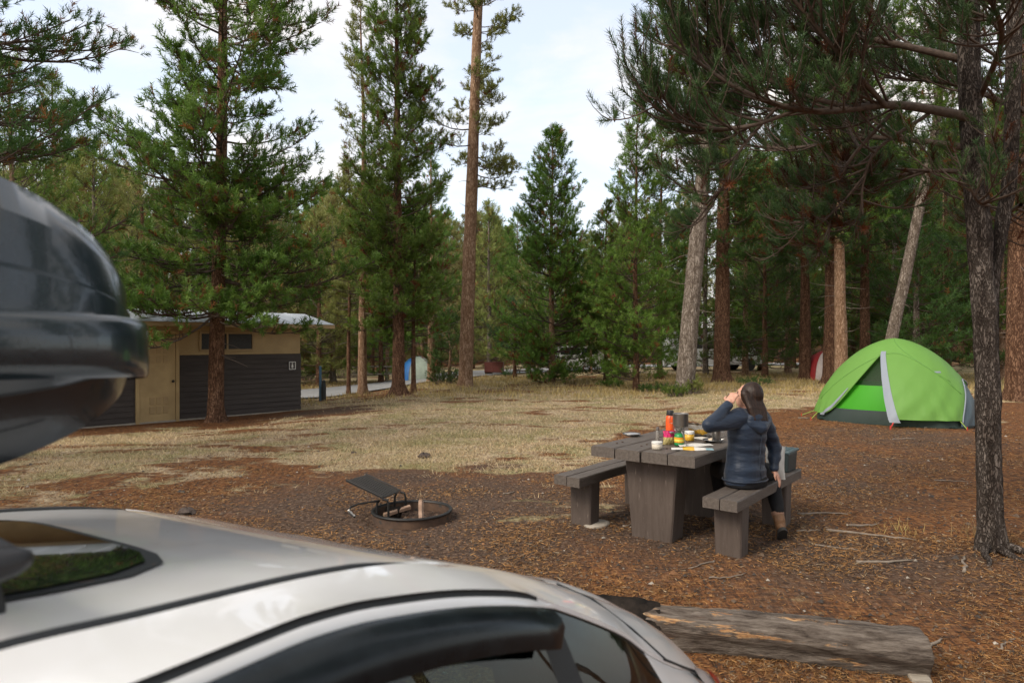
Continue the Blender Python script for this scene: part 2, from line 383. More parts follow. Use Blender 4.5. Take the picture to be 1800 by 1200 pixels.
# ------------------------------------------------------------------ trees
def unit(a): return a/(np.linalg.norm(a, axis=-1, keepdims=True)+1e-9)
def tuft_template(rng, K, spread=0.95, blade=0.5, width=0.07, s0=0.2):
    V = []; F = []
    for k in range(K):
        s = s0+(1-s0)*(k/max(1, K-1)); a = k*2.399+rng.uniform(-.4, .4)
        out = np.array([math.cos(a), math.sin(a), 0]); d = unit(out*spread+np.array([0, 0, rng.uniform(.55, .95)]))
        side = np.cross(d, [0.3*rng.normal(), 0.3*rng.normal(), 1]); side = side/np.linalg.norm(side)
        p = np.array([0, 0, s*0.8]); L_ = blade*rng.uniform(.75, 1.15)*(1.1-.35*s)
        w = width*rng.uniform(.8, 1.2)
        V += [p-side*w*.5, p+side*w*.5, p+d*L_]; F.append((3*k, 3*k+1, 3*k+2))
    return np.array(V), np.array(F)
def place_tufts(rng, pos, axis, size, tmpl, col):
    V, F = tmpl; n = len(pos); axis = unit(axis)
    ref = np.where(np.abs(axis[:, 2:3]) > .9, np.array([[1., 0, 0]]), np.array([[0, 0, 1.]]))
    x = unit(np.cross(ref, axis)); y = np.cross(axis, x); tw = rng.uniform(0, 2*np.pi, n)[:, None]
    x2 = x*np.cos(tw)+y*np.sin(tw); y2 = -x*np.sin(tw)+y*np.cos(tw)
    W = (V[None, :, 0:1]*x2[:, None]+V[None, :, 1:2]*y2[:, None]+V[None, :, 2:3]*axis[:, None])*size[:, None, None]+pos[:, None]
    Fo = (F[None]+(np.arange(n)*len(V))[:, None, None]).reshape(-1, 3)
    C = np.repeat(col, len(V), 0); C = C*rng.uniform(.8, 1.2, (len(C), 1))
    return W.reshape(-1, 3), Fo, C
def seg_mesh(p0, p1, r0, r1, sides=3):
    p0, p1 = np.asarray(p0), np.asarray(p1); d = unit(p1-p0)
    ref = np.where(np.abs(d[:, 2:3]) > .9, np.array([[1., 0, 0]]), np.array([[0, 0, 1.]]))
    x = unit(np.cross(ref, d)); y = np.cross(d, x); n = len(p0); V = np.zeros((n, 2*sides, 3))
    for i in range(sides):
        a = 2*np.pi*i/sides; o = x*np.cos(a)+y*np.sin(a)
        V[:, i] = p0+o*np.asarray(r0)[:, None]; V[:, sides+i] = p1+o*np.asarray(r1)[:, None]
    F = np.array([(i, (i+1) % sides, sides+(i+1) % sides, sides+i) for i in range(sides)])
    return V.reshape(-1, 3), (F[None]+(np.arange(n)*2*sides)[:, None, None]).reshape(-1, 4)

GREENS = {'mid': ((0.068, 0.152, 0.024), (0.175, 0.24, 0.040)), 'dark': ((0.040, 0.100, 0.022), (0.100, 0.160, 0.034)),
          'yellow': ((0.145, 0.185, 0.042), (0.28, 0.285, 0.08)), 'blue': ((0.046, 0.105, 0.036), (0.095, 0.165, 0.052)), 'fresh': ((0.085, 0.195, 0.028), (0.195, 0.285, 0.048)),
          'pale': ((0.18, 0.19, 0.06), (0.32, 0.29, 0.11))}  # yellow and pale: young growth colour, with sunlight painted in for far pines
RUST = np.array((0.20, 0.075, 0.025))
def trunk_axis(rng, H, lean=(0, 0), wob=0.05):
    ph = rng.uniform(0, 6.28, 4)
    def f(z):
        z = np.asarray(z, float); t = z/H
        return np.stack([lean[0]*t+wob*np.sin(t*5+ph[0])*t+0.4*wob*np.sin(t*13+ph[1])*t, lean[1]*t+wob*np.sin(t*4+ph[2])*t+0.4*wob*np.sin(t*11+ph[3])*t, z], -1)
    return f
def trunk_mesh(rng, f, H, r, mat, n=14, segs=26, flare=1.0, rough=0.03, top=0.12):
    zs = np.concatenate([[-0.35, -0.1, 0.04, 0.16, 0.34], np.linspace(0.6, H, segs)]); P_ = np.zeros((len(zs), n, 3))
    lob = rng.uniform(0, 6.28, 3)
    for j, z in enumerate(zs):
        c = f(max(z, 0)); c[2] = z
        rr = r*(1-(1-top)*max(0, z)/H)*(1+flare*0.45*math.exp(-max(z, -.05)/0.13))
        for i in range(n):
            a = 2*math.pi*i/n
            k = 1+rough*rng.normal()+flare*0.35*math.exp(-max(z, 0)/0.16)*(math.sin(3*a+lob[0])+.6*math.sin(5*a+lob[1]))
            P_[j, i] = c+np.array([math.cos(a), math.sin(a), 0])*rr*k
    b = MB(); b.grid(P_, closed=True); return b.mesh('trunk', mat, True)
def grow(rng, f, H, zb, rad, r0, spacing=0.34, per=5, slope=(-0.15, 0.55), up=0.25, twig=4.0, tuft=0.26, K=14, palette='mid', rust=0.05, sides=None,
         keep=1.0, width=0.075, blade=0.5, spread=0.95, dead=0, clump=0.0, twl=0.36, low=1.0):
    """branches and needles of a pine: rad(t) is the crown radius at t=0 (crown base) .. 1 (tip)"""
    S0, S1, R0_, R1_ = [], [], [], []; TP, TA, TS = [], [], []
    z = zb
    while z < H-0.12:
        t = (z-zb)/(H-zb)
        for k in range(max(2, int(round(per*(1-.3*t)*(low if t < .28 else 1))))):
            if rng.random() > keep: continue
            az = rng.uniform(0, 2*np.pi)
            if sides is not None:
                d_ = math.cos(az-sides[0]);
                if rng.random() > (1+sides[1]*d_)/(1+abs(sides[1])): continue
            L_ = rad(t)*rng.uniform(.55, 1.15)
            if clump: L_ *= 1+clump*math.sin(az*2+z*2.1)*.5
            if L_ < 0.12: L_ = 0.12
            zz = min(H-.05, z+rng.uniform(-.5, .5)*spacing); p = f(zz); dirh = np.array([math.cos(az), math.sin(az), 0]); sl = slope[0]+(slope[1]-slope[0])*t+rng.normal()*.14
            ss = np.linspace(0, 1, 6); bend = rng.normal()*.2; per_ = np.array([-dirh[1], dirh[0], 0])
            pts = p+dirh*(L_*ss)[:, None]+np.array([0, 0, 1.])*(L_*((sl-.12)*ss+(up+.22)*ss**2.2))[:, None]+per_*(L_*bend*ss**2)[:, None]
            br = min(0.35*r0, 0.010+0.011*L_)
            rr = br*(1-.8*ss)
            S0 += list(pts[:-1]); S1 += list(pts[1:]); R0_ += list(rr[:-1]); R1_ += list(rr[1:])
            nt_ = max(2, int(round(twig*L_)))
            for q in range(nt_):
                s = 0.26+0.74*((q+rng.random())/nt_)**.85
                bp_ = np.array([np.interp(s, ss, pts[:, c]) for c in range(3)])
                for sd in (-1, 1):
                    ang = rng.uniform(.35, 1.15)*sd
                    d = dirh*math.cos(ang)+per_*math.sin(ang)+np.array([0, 0, rng.uniform(-.15, 1.05)+.3*sl]); d = d/np.linalg.norm(d)
                    tl_ = (twl*L_*(1.08-s)+0.12)*rng.uniform(.5, 1.15)
                    e = bp_+d*tl_; S0.append(bp_); S1.append(e); R0_.append(br*.3+.002); R1_.append(.003)
                    # needle puffs fan out round the end of every twig
                    for w_ in range(2 if tl_ < tuft*.9 else 3):
                        TP.append(bp_+d*tl_*rng.uniform(.45, .95)+rng.normal(size=3)*.03); TA.append(d*.6+np.array([0, 0, rng.uniform(.25, 1.2)])+rng.normal(size=3)*.45); TS.append(tuft*rng.uniform(.7, 1.2))
            for u_ in (.8, 1.0):
                TP.append(np.array([np.interp(u_, ss, pts[:, c]) for c in range(3)])); TA.append(dirh*.8+np.array([0, 0, .7+sl])); TS.append(tuft*rng.uniform(.8, 1.2))
        z += spacing*rng.uniform(.75, 1.25)*(1-.35*t)
    for k in range(3): TP.append(f(H-.1*k)); TA.append(np.array([0, 0, 1.])); TS.append(tuft)
    W0, W1, WR0, WR1 = [], [], [], []
    for k in range(dead):
        zz = rng.uniform(1.6, max(2.2, zb+1.0)); az = rng.uniform(0, 6.28); L_ = rng.uniform(.25, 1.0); p = f(zz); dh = np.array([math.cos(az), math.sin(az), rng.uniform(-.35, .15)])
        q = p+dh*L_*.6; e = q+(dh+np.array([0, 0, rng.uniform(-.4, .3)]))*L_*.4
        W0 += [p, q]; W1 += [q, e]; WR0 += [.012, .008]; WR1 += [.008, .003]
    TP, TA, TS = np.array(TP), np.array(TA), np.array(TS); n = len(TP)
    a, b_ = [np.array(c) for c in GREENS[palette]]
    # colour patches follow growth, not light: whole sprays are a little yellower or browner
    h = 0.5+0.5*np.sin(TP[:, 0]*2.1+TP[:, 2]*1.3)*np.sin(TP[:, 1]*2.4-TP[:, 2]*1.7+1)
    mixf = np.clip(0.25+0.5*h*rng.random(n)+0.35*rng.random(n)-.1, 0, 1)[:, None]
    C = a*(1-mixf)+b_*mixf
    ru = rng.random(n) < rust*(.4+1.6*(h > .6)); C[ru] = RUST*rng.uniform(.55, 1.3, (ru.sum(), 1))
    nv = 3; parts = [[], [], []]; off = 0
    idx = np.arange(n) % nv
    for k in range(nv):
        s = idx == k
        if not s.any(): continue
        V_, F_, C_ = place_tufts(rng, TP[s], TA[s], TS[s], tuft_template(rng, K, spread, blade, width), C[s])
        parts[0].append(V_); parts[1].append(F_+off); parts[2].append(C_); off += len(V_)
    crown = arrays_mesh('crown', np.concatenate(parts[0]), np.concatenate(parts[1]), M['leaf'], False, np.concatenate(parts[2]))
    Vb, Fb = seg_mesh(np.array(S0), np.array(S1), np.array(R0_), np.array(R1_))
    limbs = arrays_mesh('limbs', Vb, Fb, M['twig_dark'], True)
    deadm = None
    if W0:
        Vd, Fd = seg_mesh(np.array(W0), np.array(W1), np.array(WR0), np.array(WR1), 4); deadm = arrays_mesh('dead_branches', Vd, Fd, M['twig'], True)
    return crown, limbs, deadm
NT = [0]
def tree(name, loc, H, r, zb, rad, label, bark='bark_brown', lean=(0, 0), wob=0.06, seed=1, group=None, flare=0.8, seg=26, top=0.12, link_=True, **kw):
    rng = np.random.default_rng(seed); f = trunk_axis(rng, H, lean, wob)
    tm = trunk_mesh(rng, f, H, r, M[bark], flare=flare, segs=seg, top=top); cm, lm, dm = grow(rng, f, H, zb, rad, r, **kw)
    root = empty(name, loc, 0, label, 'tree', group)
    obj('trunk', tm, root); obj('limbs', lm, root); obj('crown', cm, root)
    if dm is not None: obj('dead_branches', dm, root)
    return root
def cone(w, p=0.8, full=0.0):
    def fn(t): return w*((1-t)**p)*(0.72+0.28*min(1, t/0.12)) if t < .999 else .05
    return fn
def oval(w, m=0.35):
    def fn(t): return w*max(.08, (math.sin(math.pi*min(1, (t*(1-m)+m*.55)))**.7))
    return fn
PINE = 'pine_tree'
# the big pine in front of the restroom
tree(PINE, P(378, 16.4), 17.5, 0.19, 2.5, lambda t: (2.55+.45*math.sin(t*31))*((1-t)**.45)*(.85+.15*min(1, t/.1)), 'large open-branched pine standing in front of the brown restroom building', seed=11,
     lean=(0.40, 0), spacing=0.38, per=6, slope=(-.22, .5), up=.22, twig=4.9, tuft=0.280, K=15, width=.100, palette='mid', rust=.07, clump=.5, keep=.95, bark='bark_brown', dead=6, low=1.6)
# dense conical pines and the tall bare-trunked one in the middle
tree(PINE, P(700, 21.5), 13.9, 0.21, 2.3, lambda t: 2.05*((1-t)**.62)*(.7+.3*min(1, t/.2)), 'dense tall pine with flared root base left of the bare-trunked pine', seed=12,
     spacing=.32, per=6, slope=(-.2, .75), up=.3, twig=5.2, tuft=0.302, K=14, width=.100, palette='fresh', rust=.07, dead=5, flare=1.3)
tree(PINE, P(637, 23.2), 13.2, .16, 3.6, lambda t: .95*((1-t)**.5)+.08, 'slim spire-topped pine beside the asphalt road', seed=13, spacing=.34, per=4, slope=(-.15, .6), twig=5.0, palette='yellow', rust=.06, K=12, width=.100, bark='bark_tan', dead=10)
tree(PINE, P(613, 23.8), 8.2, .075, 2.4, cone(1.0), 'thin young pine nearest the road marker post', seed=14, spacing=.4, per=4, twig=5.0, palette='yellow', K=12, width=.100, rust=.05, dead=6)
tree(PINE, P(727, 22.3), 6.6, .085, 1.55, cone(1.35, .7), 'slender short pine close beside the flared-root pine', seed=15, spacing=.3, per=5, twig=5.0, palette='fresh', K=13, width=.100, rust=.08, dead=4)
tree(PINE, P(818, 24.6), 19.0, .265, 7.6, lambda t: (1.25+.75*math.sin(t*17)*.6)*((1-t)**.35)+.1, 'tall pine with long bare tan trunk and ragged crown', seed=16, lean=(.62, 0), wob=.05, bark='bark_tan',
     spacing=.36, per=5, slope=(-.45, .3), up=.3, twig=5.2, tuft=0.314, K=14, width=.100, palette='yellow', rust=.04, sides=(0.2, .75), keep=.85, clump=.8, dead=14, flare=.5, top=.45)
tree(PINE, P(758, 28.5), 9.5, .17, 1.9, cone(1.5), 'orange-trunked pine beside the distant blue tent', seed=17, spacing=.4, per=5, twig=4.5, palette='mid', K=12, width=.100, bark='bark_tan', rust=.05, dead=4)
tree(PINE, P(970, 27.0), 9.9, .14, .35, cone(2.55, .78), 'bright conical pine standing alone in the sky gap', seed=18, spacing=.30, per=7, slope=(-.12, 1.0), up=.25, twig=4.8, tuft=0.302, K=13, width=.100, palette='fresh', rust=.10, bark='bark_tan', dead=6)
tree(PINE, P(1118, 22.6), 9.5, .11, .45, cone(1.85, .7), 'slender conical pine with visible straight stem right of the sky gap', seed=19, spacing=.34, per=6, slope=(-.12, .9), up=.25, twig=4.8, tuft=0.280, K=12, width=.100, palette='fresh', rust=.05, dead=5, keep=.9)
tree(PINE, P(1065, 28), 7.2, .1, .3, cone(1.6, .8), 'short bushy pine filling between the two conical pines', seed=20, spacing=.34, per=6, twig=4.5, palette='mid', K=12, width=.100, rust=.05)
tree(PINE, P(1203, 20.6), 16.5, .29, 6.6, oval(1.9), 'thick leaning grey-trunked pine behind the picnic table', seed=21, lean=(1.35, 0), wob=.06, bark='bark_grey', spacing=.36, per=5, slope=(-.3, .4), twig=4.8, K=13, width=.100, palette='mid', rust=.06, dead=10, top=.4, flare=.5)
tree(PINE, P(1268, 25.8), 15, .31, 4.6, oval(2.3), 'stout pine with spreading root flare and broken dead branches', seed=22, lean=(.25, 0), bark='bark_brown', spacing=.4, per=5, slope=(-.4, .4), twig=4.2, K=13, width=.100, palette='dark', rust=.14, dead=34, flare=1.5, top=.4)
tree(PINE, P(1160, 27.5), 10.5, .12, 1.0, cone(1.7, .7), 'thin-stemmed pine just left of the leaning grey trunk', seed=23, spacing=.36, per=6, twig=4.2, palette='mid', K=12, width=.100, rust=.05, dead=5)
tree(PINE, P(1415, 27.5), 12.5, .24, 5.0, oval(1.7), 'brown pine immediately left of the red and white tent', seed=24, spacing=.42, per=5, twig=4.0, palette='dark', K=12, width=.100, rust=.07, dead=12, bark='bark_brown')
tree(PINE, P(1458, 24.5), 14.5, .24, 4.4, oval(2.0), 'straight pine whose trunk covers part of the red tent', seed=25, spacing=.42, per=5, twig=4.0, palette='dark', K=12, width=.100, rust=.12, dead=16, bark='bark_brown', lean=(.15, 0))
tree(PINE, P(1479, 22.5), 13.8, .22, 4.9, oval(1.9), 'tan-barked pine rising behind the left shoulder of the green tent', seed=26, spacing=.42, per=5, twig=4.0, palette='mid', K=12, width=.100, rust=.10, dead=16, bark='bark_tan', lean=(-.1, 0))
tree(PINE, P(1521, 26), 14, .21, 4.0, oval(2.0), 'pinkish-brown pine just left above the green tent peak', seed=27, spacing=.42, per=5, twig=4.0, palette='dark', K=12, width=.100, rust=.05, dead=14, bark='bark_brown')
tree(PINE, P(1548, 21.5), 13, .20, 7.0, oval(1.8), 'pale leaning pine with a bent trunk above the green tent', seed=28, spacing=.42, per=5, twig=4.0, palette='mid', K=12, width=.100, rust=.06, dead=22, bark='bark_grey', lean=(2.6, 0), wob=.25, top=.4)
tree(PINE, P(1787, 17.8), 14, .26, 4.6, oval(2.4), 'thick dark pine at the right edge behind the forked pine', seed=29, spacing=.42, per=5, twig=4.2, palette='dark', K=13, width=.100, rust=.08, dead=14, bark='bark_brown', top=.5)

# bushy understory pines at the forest edge
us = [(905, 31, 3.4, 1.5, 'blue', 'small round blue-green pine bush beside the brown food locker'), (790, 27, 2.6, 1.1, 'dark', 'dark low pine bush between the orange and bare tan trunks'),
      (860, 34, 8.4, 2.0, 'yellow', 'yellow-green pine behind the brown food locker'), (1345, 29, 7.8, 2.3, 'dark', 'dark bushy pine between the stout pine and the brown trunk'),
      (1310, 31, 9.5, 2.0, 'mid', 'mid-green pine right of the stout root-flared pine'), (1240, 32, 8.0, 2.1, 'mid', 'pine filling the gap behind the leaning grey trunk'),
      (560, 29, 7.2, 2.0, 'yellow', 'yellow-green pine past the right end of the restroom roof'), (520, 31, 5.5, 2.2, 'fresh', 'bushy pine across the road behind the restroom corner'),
      (585, 32, 8.8, 1.9, 'pale', 'pale sun-tinted pine between the road and the restroom roof'), (670, 31, 6.8, 2.0, 'fresh', 'broad low pine behind the road bend'),
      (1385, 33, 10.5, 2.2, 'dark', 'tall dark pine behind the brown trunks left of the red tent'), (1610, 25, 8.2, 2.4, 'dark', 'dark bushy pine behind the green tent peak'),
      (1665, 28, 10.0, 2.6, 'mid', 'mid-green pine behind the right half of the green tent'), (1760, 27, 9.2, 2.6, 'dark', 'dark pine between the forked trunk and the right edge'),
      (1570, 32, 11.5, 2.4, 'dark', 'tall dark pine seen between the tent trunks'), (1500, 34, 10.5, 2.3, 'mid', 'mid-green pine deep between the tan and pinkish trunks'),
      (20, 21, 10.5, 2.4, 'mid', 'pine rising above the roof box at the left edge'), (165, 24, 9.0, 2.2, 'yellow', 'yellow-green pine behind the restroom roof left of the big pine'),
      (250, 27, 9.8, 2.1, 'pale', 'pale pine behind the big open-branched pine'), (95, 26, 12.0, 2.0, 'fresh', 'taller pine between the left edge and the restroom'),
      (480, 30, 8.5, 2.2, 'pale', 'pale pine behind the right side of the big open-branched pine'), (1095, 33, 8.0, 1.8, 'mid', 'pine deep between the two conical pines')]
for k, (px, d, H, w, pal, lab) in enumerate(us):
    tree(PINE, P(px, d), H, .05+.011*H, .25+.05*H, cone(w, .7), lab, seed=100+k, spacing=.42, per=6, slope=(-.15, .8), up=.22, twig=3.1, tuft=.36, K=9, palette=pal, rust=.05, width=.085, bark=('bark_brown', 'bark_tan', 'bark_grey')[k % 3], dead=4)

# the forest behind: a few grown pines copied many times
protos = []
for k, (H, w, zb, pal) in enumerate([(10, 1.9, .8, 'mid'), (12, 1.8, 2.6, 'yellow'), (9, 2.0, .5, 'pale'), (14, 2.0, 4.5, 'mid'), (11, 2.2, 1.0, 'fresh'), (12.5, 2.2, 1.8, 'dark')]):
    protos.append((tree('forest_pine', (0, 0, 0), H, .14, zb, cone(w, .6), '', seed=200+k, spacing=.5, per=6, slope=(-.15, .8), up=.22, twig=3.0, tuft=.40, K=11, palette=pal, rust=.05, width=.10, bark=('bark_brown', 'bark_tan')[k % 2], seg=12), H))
rng = np.random.default_rng(5); used = [0]*len(protos); spots = []
def topline(px):   # how high the forest reaches in each direction (metres per metre of distance)
    return np.interp(px, [-600, 0, 200, 420, 560, 640, 760, 850, 920, 1000, 1060, 1180, 1290, 1500, 1800, 2400], [.36, .30, .27, .24, .22, .24, .20, .19, .17, .145, .15, .20, .28, .34, .36, .4])
tries = 0
while len(spots) < 270 and tries < 6000:
    tries += 1
    d = rng.uniform(34, 96); px = rng.uniform(-420, 2200)
    x = (px-900)/1200*d
    if np.min(np.hypot(cx-x, cy-d)) < 3.2: continue
    if any((x-a)**2+(d-b)**2 < 2.3**2 for a, b, *_ in spots): continue
    spots.append((x, d, px))
for (x, d, px) in spots:
    right = px > 1240
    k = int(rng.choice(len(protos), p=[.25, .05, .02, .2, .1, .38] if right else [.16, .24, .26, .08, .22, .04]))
    pr, H0 = protos[k]
    want = CAM_Z+topline(px)*d*rng.uniform(.78, 1.04); s = float(np.clip(want/H0, .45, 1.7))
    o = pr if used[k] == 0 else copy_tree(pr); used[k] += 1
    o.location = (x, d, float(gz(x, d))-.05); o.rotation_euler = (0, 0, rng.uniform(0, 6.28)); o.scale = (s*rng.uniform(.85, 1.1), s*rng.uniform(.85, 1.1), s)
    o['group'] = 'pines of the forest behind the campsite'
    o['label'] = 'pine in the dense forest at the back right' if right else ('pine in the distant forest beyond the road' if px < 840 else 'pine in the distant forest under the sky gap')
    o['label'] = ('mid-green', 'yellow-green', 'pale sun-tinted', 'bare-stemmed green', 'fresh green', 'dark green')[k]+' '+o['label']
    o['group'] = o['label'].replace('pine in', 'pines in'); o['category'] = 'tree'
# pines beside and behind the camera: they shade the site and show in the car's paint
for (x, y, k, s) in [(-11, 4.0, 3, 1.0), (9.5, 3.0, 3, 1.0), (-6, -7, 3, 1.1), (5, -8, 0, 1.2), (12, -3, 5, 1.1), (-13, -4, 1, 1.1), (0.5, -11, 4, 1.2), (-14, 11, 5, 1.0), (14.5, 9, 3, 1.1)]:
    o = copy_tree(protos[k][0]); o.location = (x, y, float(gz(x, y))); o.rotation_euler = (0, 0, x*3); o.scale = (s, s, s)
    o['label'] = 'pine growing outside the picture around the parking spot'; o['group'] = 'pines around the parking spot'
# ------------------------------------------------------------------ restroom building
def mat_simple(name, c, rough=0.6, metal=0.0, spec=0.5, var=0.82, scale=8, bump=0.0, bscale=None, **k):
    return pm(name, c, tuple(x*var for x in c), scale, rough, bump, bscale, metal=metal, spec=spec, **k)
M['siding'] = pm('siding_paint', (0.034, 0.026, 0.023), (0.052, 0.041, 0.036), 3, 0.75, 0.002, 30, (0.3, 0.3, 3))
M['tan'] = pm('tan_paint', (0.42, 0.30, 0.14), (0.33, 0.23, 0.105), 2.2, 0.6, 0.001, 20)
M['tan_dark'] = pm('tan_paint_panel', (0.36, 0.25, 0.12), (0.30, 0.21, 0.10), 3, 0.6)
M['roofmetal'] = pm('roof_metal', (0.62, 0.66, 0.70), (0.50, 0.54, 0.58), 1.5, 0.42, metal=0.35)
M['concrete'] = pm('concrete', (0.36, 0.32, 0.27), (0.26, 0.23, 0.19), 12, 0.9, 0.003, 50)
M['black'] = pm('black_metal', (0.018, 0.018, 0.018), (0.032, 0.03, 0.028), 20, 0.5, 0.0008, 80, metal=0.4)
M['white'] = mat_simple('white_plastic', (0.75, 0.74, 0.70), 0.5)
Rc = Vector((-5.87, 18.9, -0.28)); wdir = math.atan2(0.73, 0.68)
shed = empty('restroom_building', Rc, wdir, 'brown board-sided restroom building with tan door and metal roof', 'building')
# local frame: -x runs left along the front wall, -y is towards the viewer, z up
SL, SD, SH = 7.6, 3.0, 2.36
DR, DL = -3.30, -4.15       # door frame right and left
def shed_board(x0, x1, z0, h, y=0.0, nm='siding_board'):
    b = MB(); zz0, zz1 = z0, z0+h+0.012
    b.add([(x0, y-.030, zz0), (x1, y-.030, zz0), (x1, y-.006, zz1), (x0, y-.006, zz1), (x0, y+.0, zz0), (x1, y+.0, zz0), (x1, y+.0, zz1), (x0, y+.0, zz1)],
          [(0, 1, 2, 3), (4, 7, 6, 5), (0, 4, 5, 1), (3, 2, 6, 7), (0, 3, 7, 4), (1, 5, 6, 2)])
    return b.build(nm, M['siding'], shed)
rs = random.Random(3)
for k in range(12):
    z0 = 0.06+k*0.1285
    shed_board(DR+.06, .02+rs.uniform(-.006, .006), z0, .1285); shed_board(-SL, DL-.06, z0, .1285)
b = MB(); b.box((-SL/2, SD/2+.004, 0.80), (SL-.02, SD, 1.62)); b.build('wall_core', M['siding'], shed)
b = MB(); b.box((-SL/2, SD/2, 1.99), (SL, SD+.01, 0.76)); b.build('upper_wall', M['tan'], shed)
b = MB(); b.box((-SL/2, SD/2, -.15), (SL+.1, SD+.12, 0.40)); b.build('foundation', M['concrete'], shed)
b = MB(); b.box((DR/2+.03, -.022, 1.625), (-DR-.10, .03, .05)); b.build('trim_rail', M['tan'], shed)
# side boards on the right end wall
for k in range(12):
    z0 = 0.06+k*.1285; b = MB()
    b.add([(.030, 0, z0), (.030, SD, z0), (.008, SD, z0+.14), (.008, 0, z0+.14), (0, 0, z0), (0, SD, z0), (0, SD, z0+.14), (0, 0, z0+.14)],
          [(0, 1, 2, 3), (4, 7, 6, 5), (0, 4, 5, 1), (3, 2, 6, 7), (0, 3, 7, 4), (1, 5, 6, 2)]); b.build('siding_board', M['siding'], shed)
# door
fr = MB(); fr.box((DR+.02, -.03, 1.06), (.08, .08, 2.12)); fr.box((DL-.02, -.03, 1.06), (.08, .08, 2.12)); fr.box(((DR+DL)/2, -.03, 2.15), (DR-DL+.12, .08, .08)); fr.build('door_frame', M['tan'], shed)
dw = DR-DL-.055; dcx = (DR+DL)/2
door = MB().box((dcx, -.028, 1.05), (dw, .045, 2.06), bevel=.004).build('door', M['tan'], shed)
for zc in (1.62, 0.42):
    for i in range(3):
        for j in range(2):
            MB().box((dcx+.02+(i-1)*.15, -.055, zc+(j-.5)*.22), (.105, .02, .17), bevel=.006).build('louvre_panel', M['tan_dark'], door)
kb = MB(); kb.lathe([(.012, 0), (.012, .03), (.030, .035), (.034, .055), (.026, .075), (.004, .082)], (dcx+dw/2-.07, -.05, .98), 16, Euler((R(90), 0, 0)).to_matrix()); kb.build('door_knob', M['black'], door, True)
for zc in (.35, 1.0, 1.75): MB().box((dcx-dw/2-.006, -.056, zc), (.03, .02, .11)).build('hinge', M['tan_dark'], door)
# high window with frame
wx = -2.05
win = MB().box((wx, -.012, 1.93), (1.30, .02, .40)).build('window', M['black'], shed)
wf = MB(); wf.box((wx, -.03, 2.15), (1.40, .04, .05)); wf.box((wx, -.03, 1.71), (1.40, .04, .05)); wf.box((wx-.68, -.03, 1.93), (.05, .04, .39)); wf.box((wx+.68, -.03, 1.93), (.05, .04, .39)); wf.box((wx, -.03, 1.93), (.04, .036, .39)); wf.build('window_frame', M['tan_dark'], win)
# sign with a standing figure
M['signgrey'] = mat_simple('sign_face', (0.07, 0.06, 0.055), .5)
sg = MB().box((-.26, -.045, 1.27), (.20, .015, .22), bevel=.003).build('sign', M['signgrey'], shed)
bd = MB()
for (cx_, cz_, w_, h_) in [(-.26, 1.37, .19, .014), (-.26, 1.17, .19, .014), (-.353, 1.27, .014, .2), (-.167, 1.27, .014, .2)]: bd.box((cx_, -.055, cz_), (w_, .006, h_))
bd.build('sign_border', M['white'], sg)
fg = MB(); fg.lathe([(.001, 0), (.017, .0), (.017, .004), (.001, .004)], (-.26, -.053, 1.328), 14, Euler((R(90), 0, 0)).to_matrix())
fg.add([(-.272, -.057, 1.305), (-.248, -.057, 1.305), (-.228, -.057, 1.235), (-.292, -.057, 1.235), (-.272, -.053, 1.305), (-.248, -.053, 1.305), (-.228, -.053, 1.235), (-.292, -.053, 1.235)], [(0, 1, 2, 3), (0, 4, 5, 1), (1, 5, 6, 2), (2, 6, 7, 3), (3, 7, 4, 0)])
fg.box((-.269, -.055, 1.213), (.012, .005, .045)); fg.box((-.251, -.055, 1.213), (.012, .005, .045)); fg.build('woman_symbol', M['white'], sg)
# roof: low gable in ribbed metal panels
RO, OV, RID = .55, .75, 1.05
panels = 14; x0r = -SL-.6; x1r = OV; pwid = (x1r-x0r)/panels
roof_deck = MB()
def roof_pt(x, y):
    yf = -RO; yr = RID; yb = SD+RO
    z = 2.40+.34*(y-yf)/(yr-yf) if y <= yr else 2.40+.34*(yb-y)/(yb-yr)*1.0
    return (x, y, z)
for (ya, yb_) in ((-RO, RID), (RID, SD+RO)):
    p = [roof_pt(x0r, ya), roof_pt(x1r, ya), roof_pt(x1r, yb_), roof_pt(x0r, yb_)]
    roof_deck.add([(a[0], a[1], a[2]-.10) for a in p]+[(a[0], a[1], a[2]-.012) for a in p], [(0, 3, 2, 1), (4, 5, 6, 7), (0, 1, 5, 4), (1, 2, 6, 5), (2, 3, 7, 6), (3, 0, 4, 7)])
roof = roof_deck.build('roof', M['tan_dark'], shed)
for i in range(panels):
    xa = x0r+i*pwid; xb = xa+pwid
    for (ya, yb_) in ((-RO-.03, RID), (RID, SD+RO+.03)):
        q = []
        for y_ in (ya, yb_):
            for (xx, dz) in ((xa+.004, .0), (xa+.02, .022), (xa+.04, .0), (xb-.004, .0)):
                x_, y2, z_ = roof_pt(xx, y_); q.append((x_, y2, z_+dz))
        b = MB(); b.add(q, [(k, k+1, k+5, k+4) for k in range(3)]); b.build('roof_panel', M['roofmetal'], roof)
fa = MB(); fa.box(((x0r+x1r)/2, -RO-.006, 2.335), (x1r-x0r, .02, .10)); fa.build('fascia', M['tan_dark'], shed)
sf = MB(); sf.add([(x0r, -RO, 2.30), (x1r, -RO, 2.30), (x1r, 0, 2.36), (x0r, 0, 2.36)], [(0, 1, 2, 3)]); sf.build('soffit', M['tan_dark'], shed)

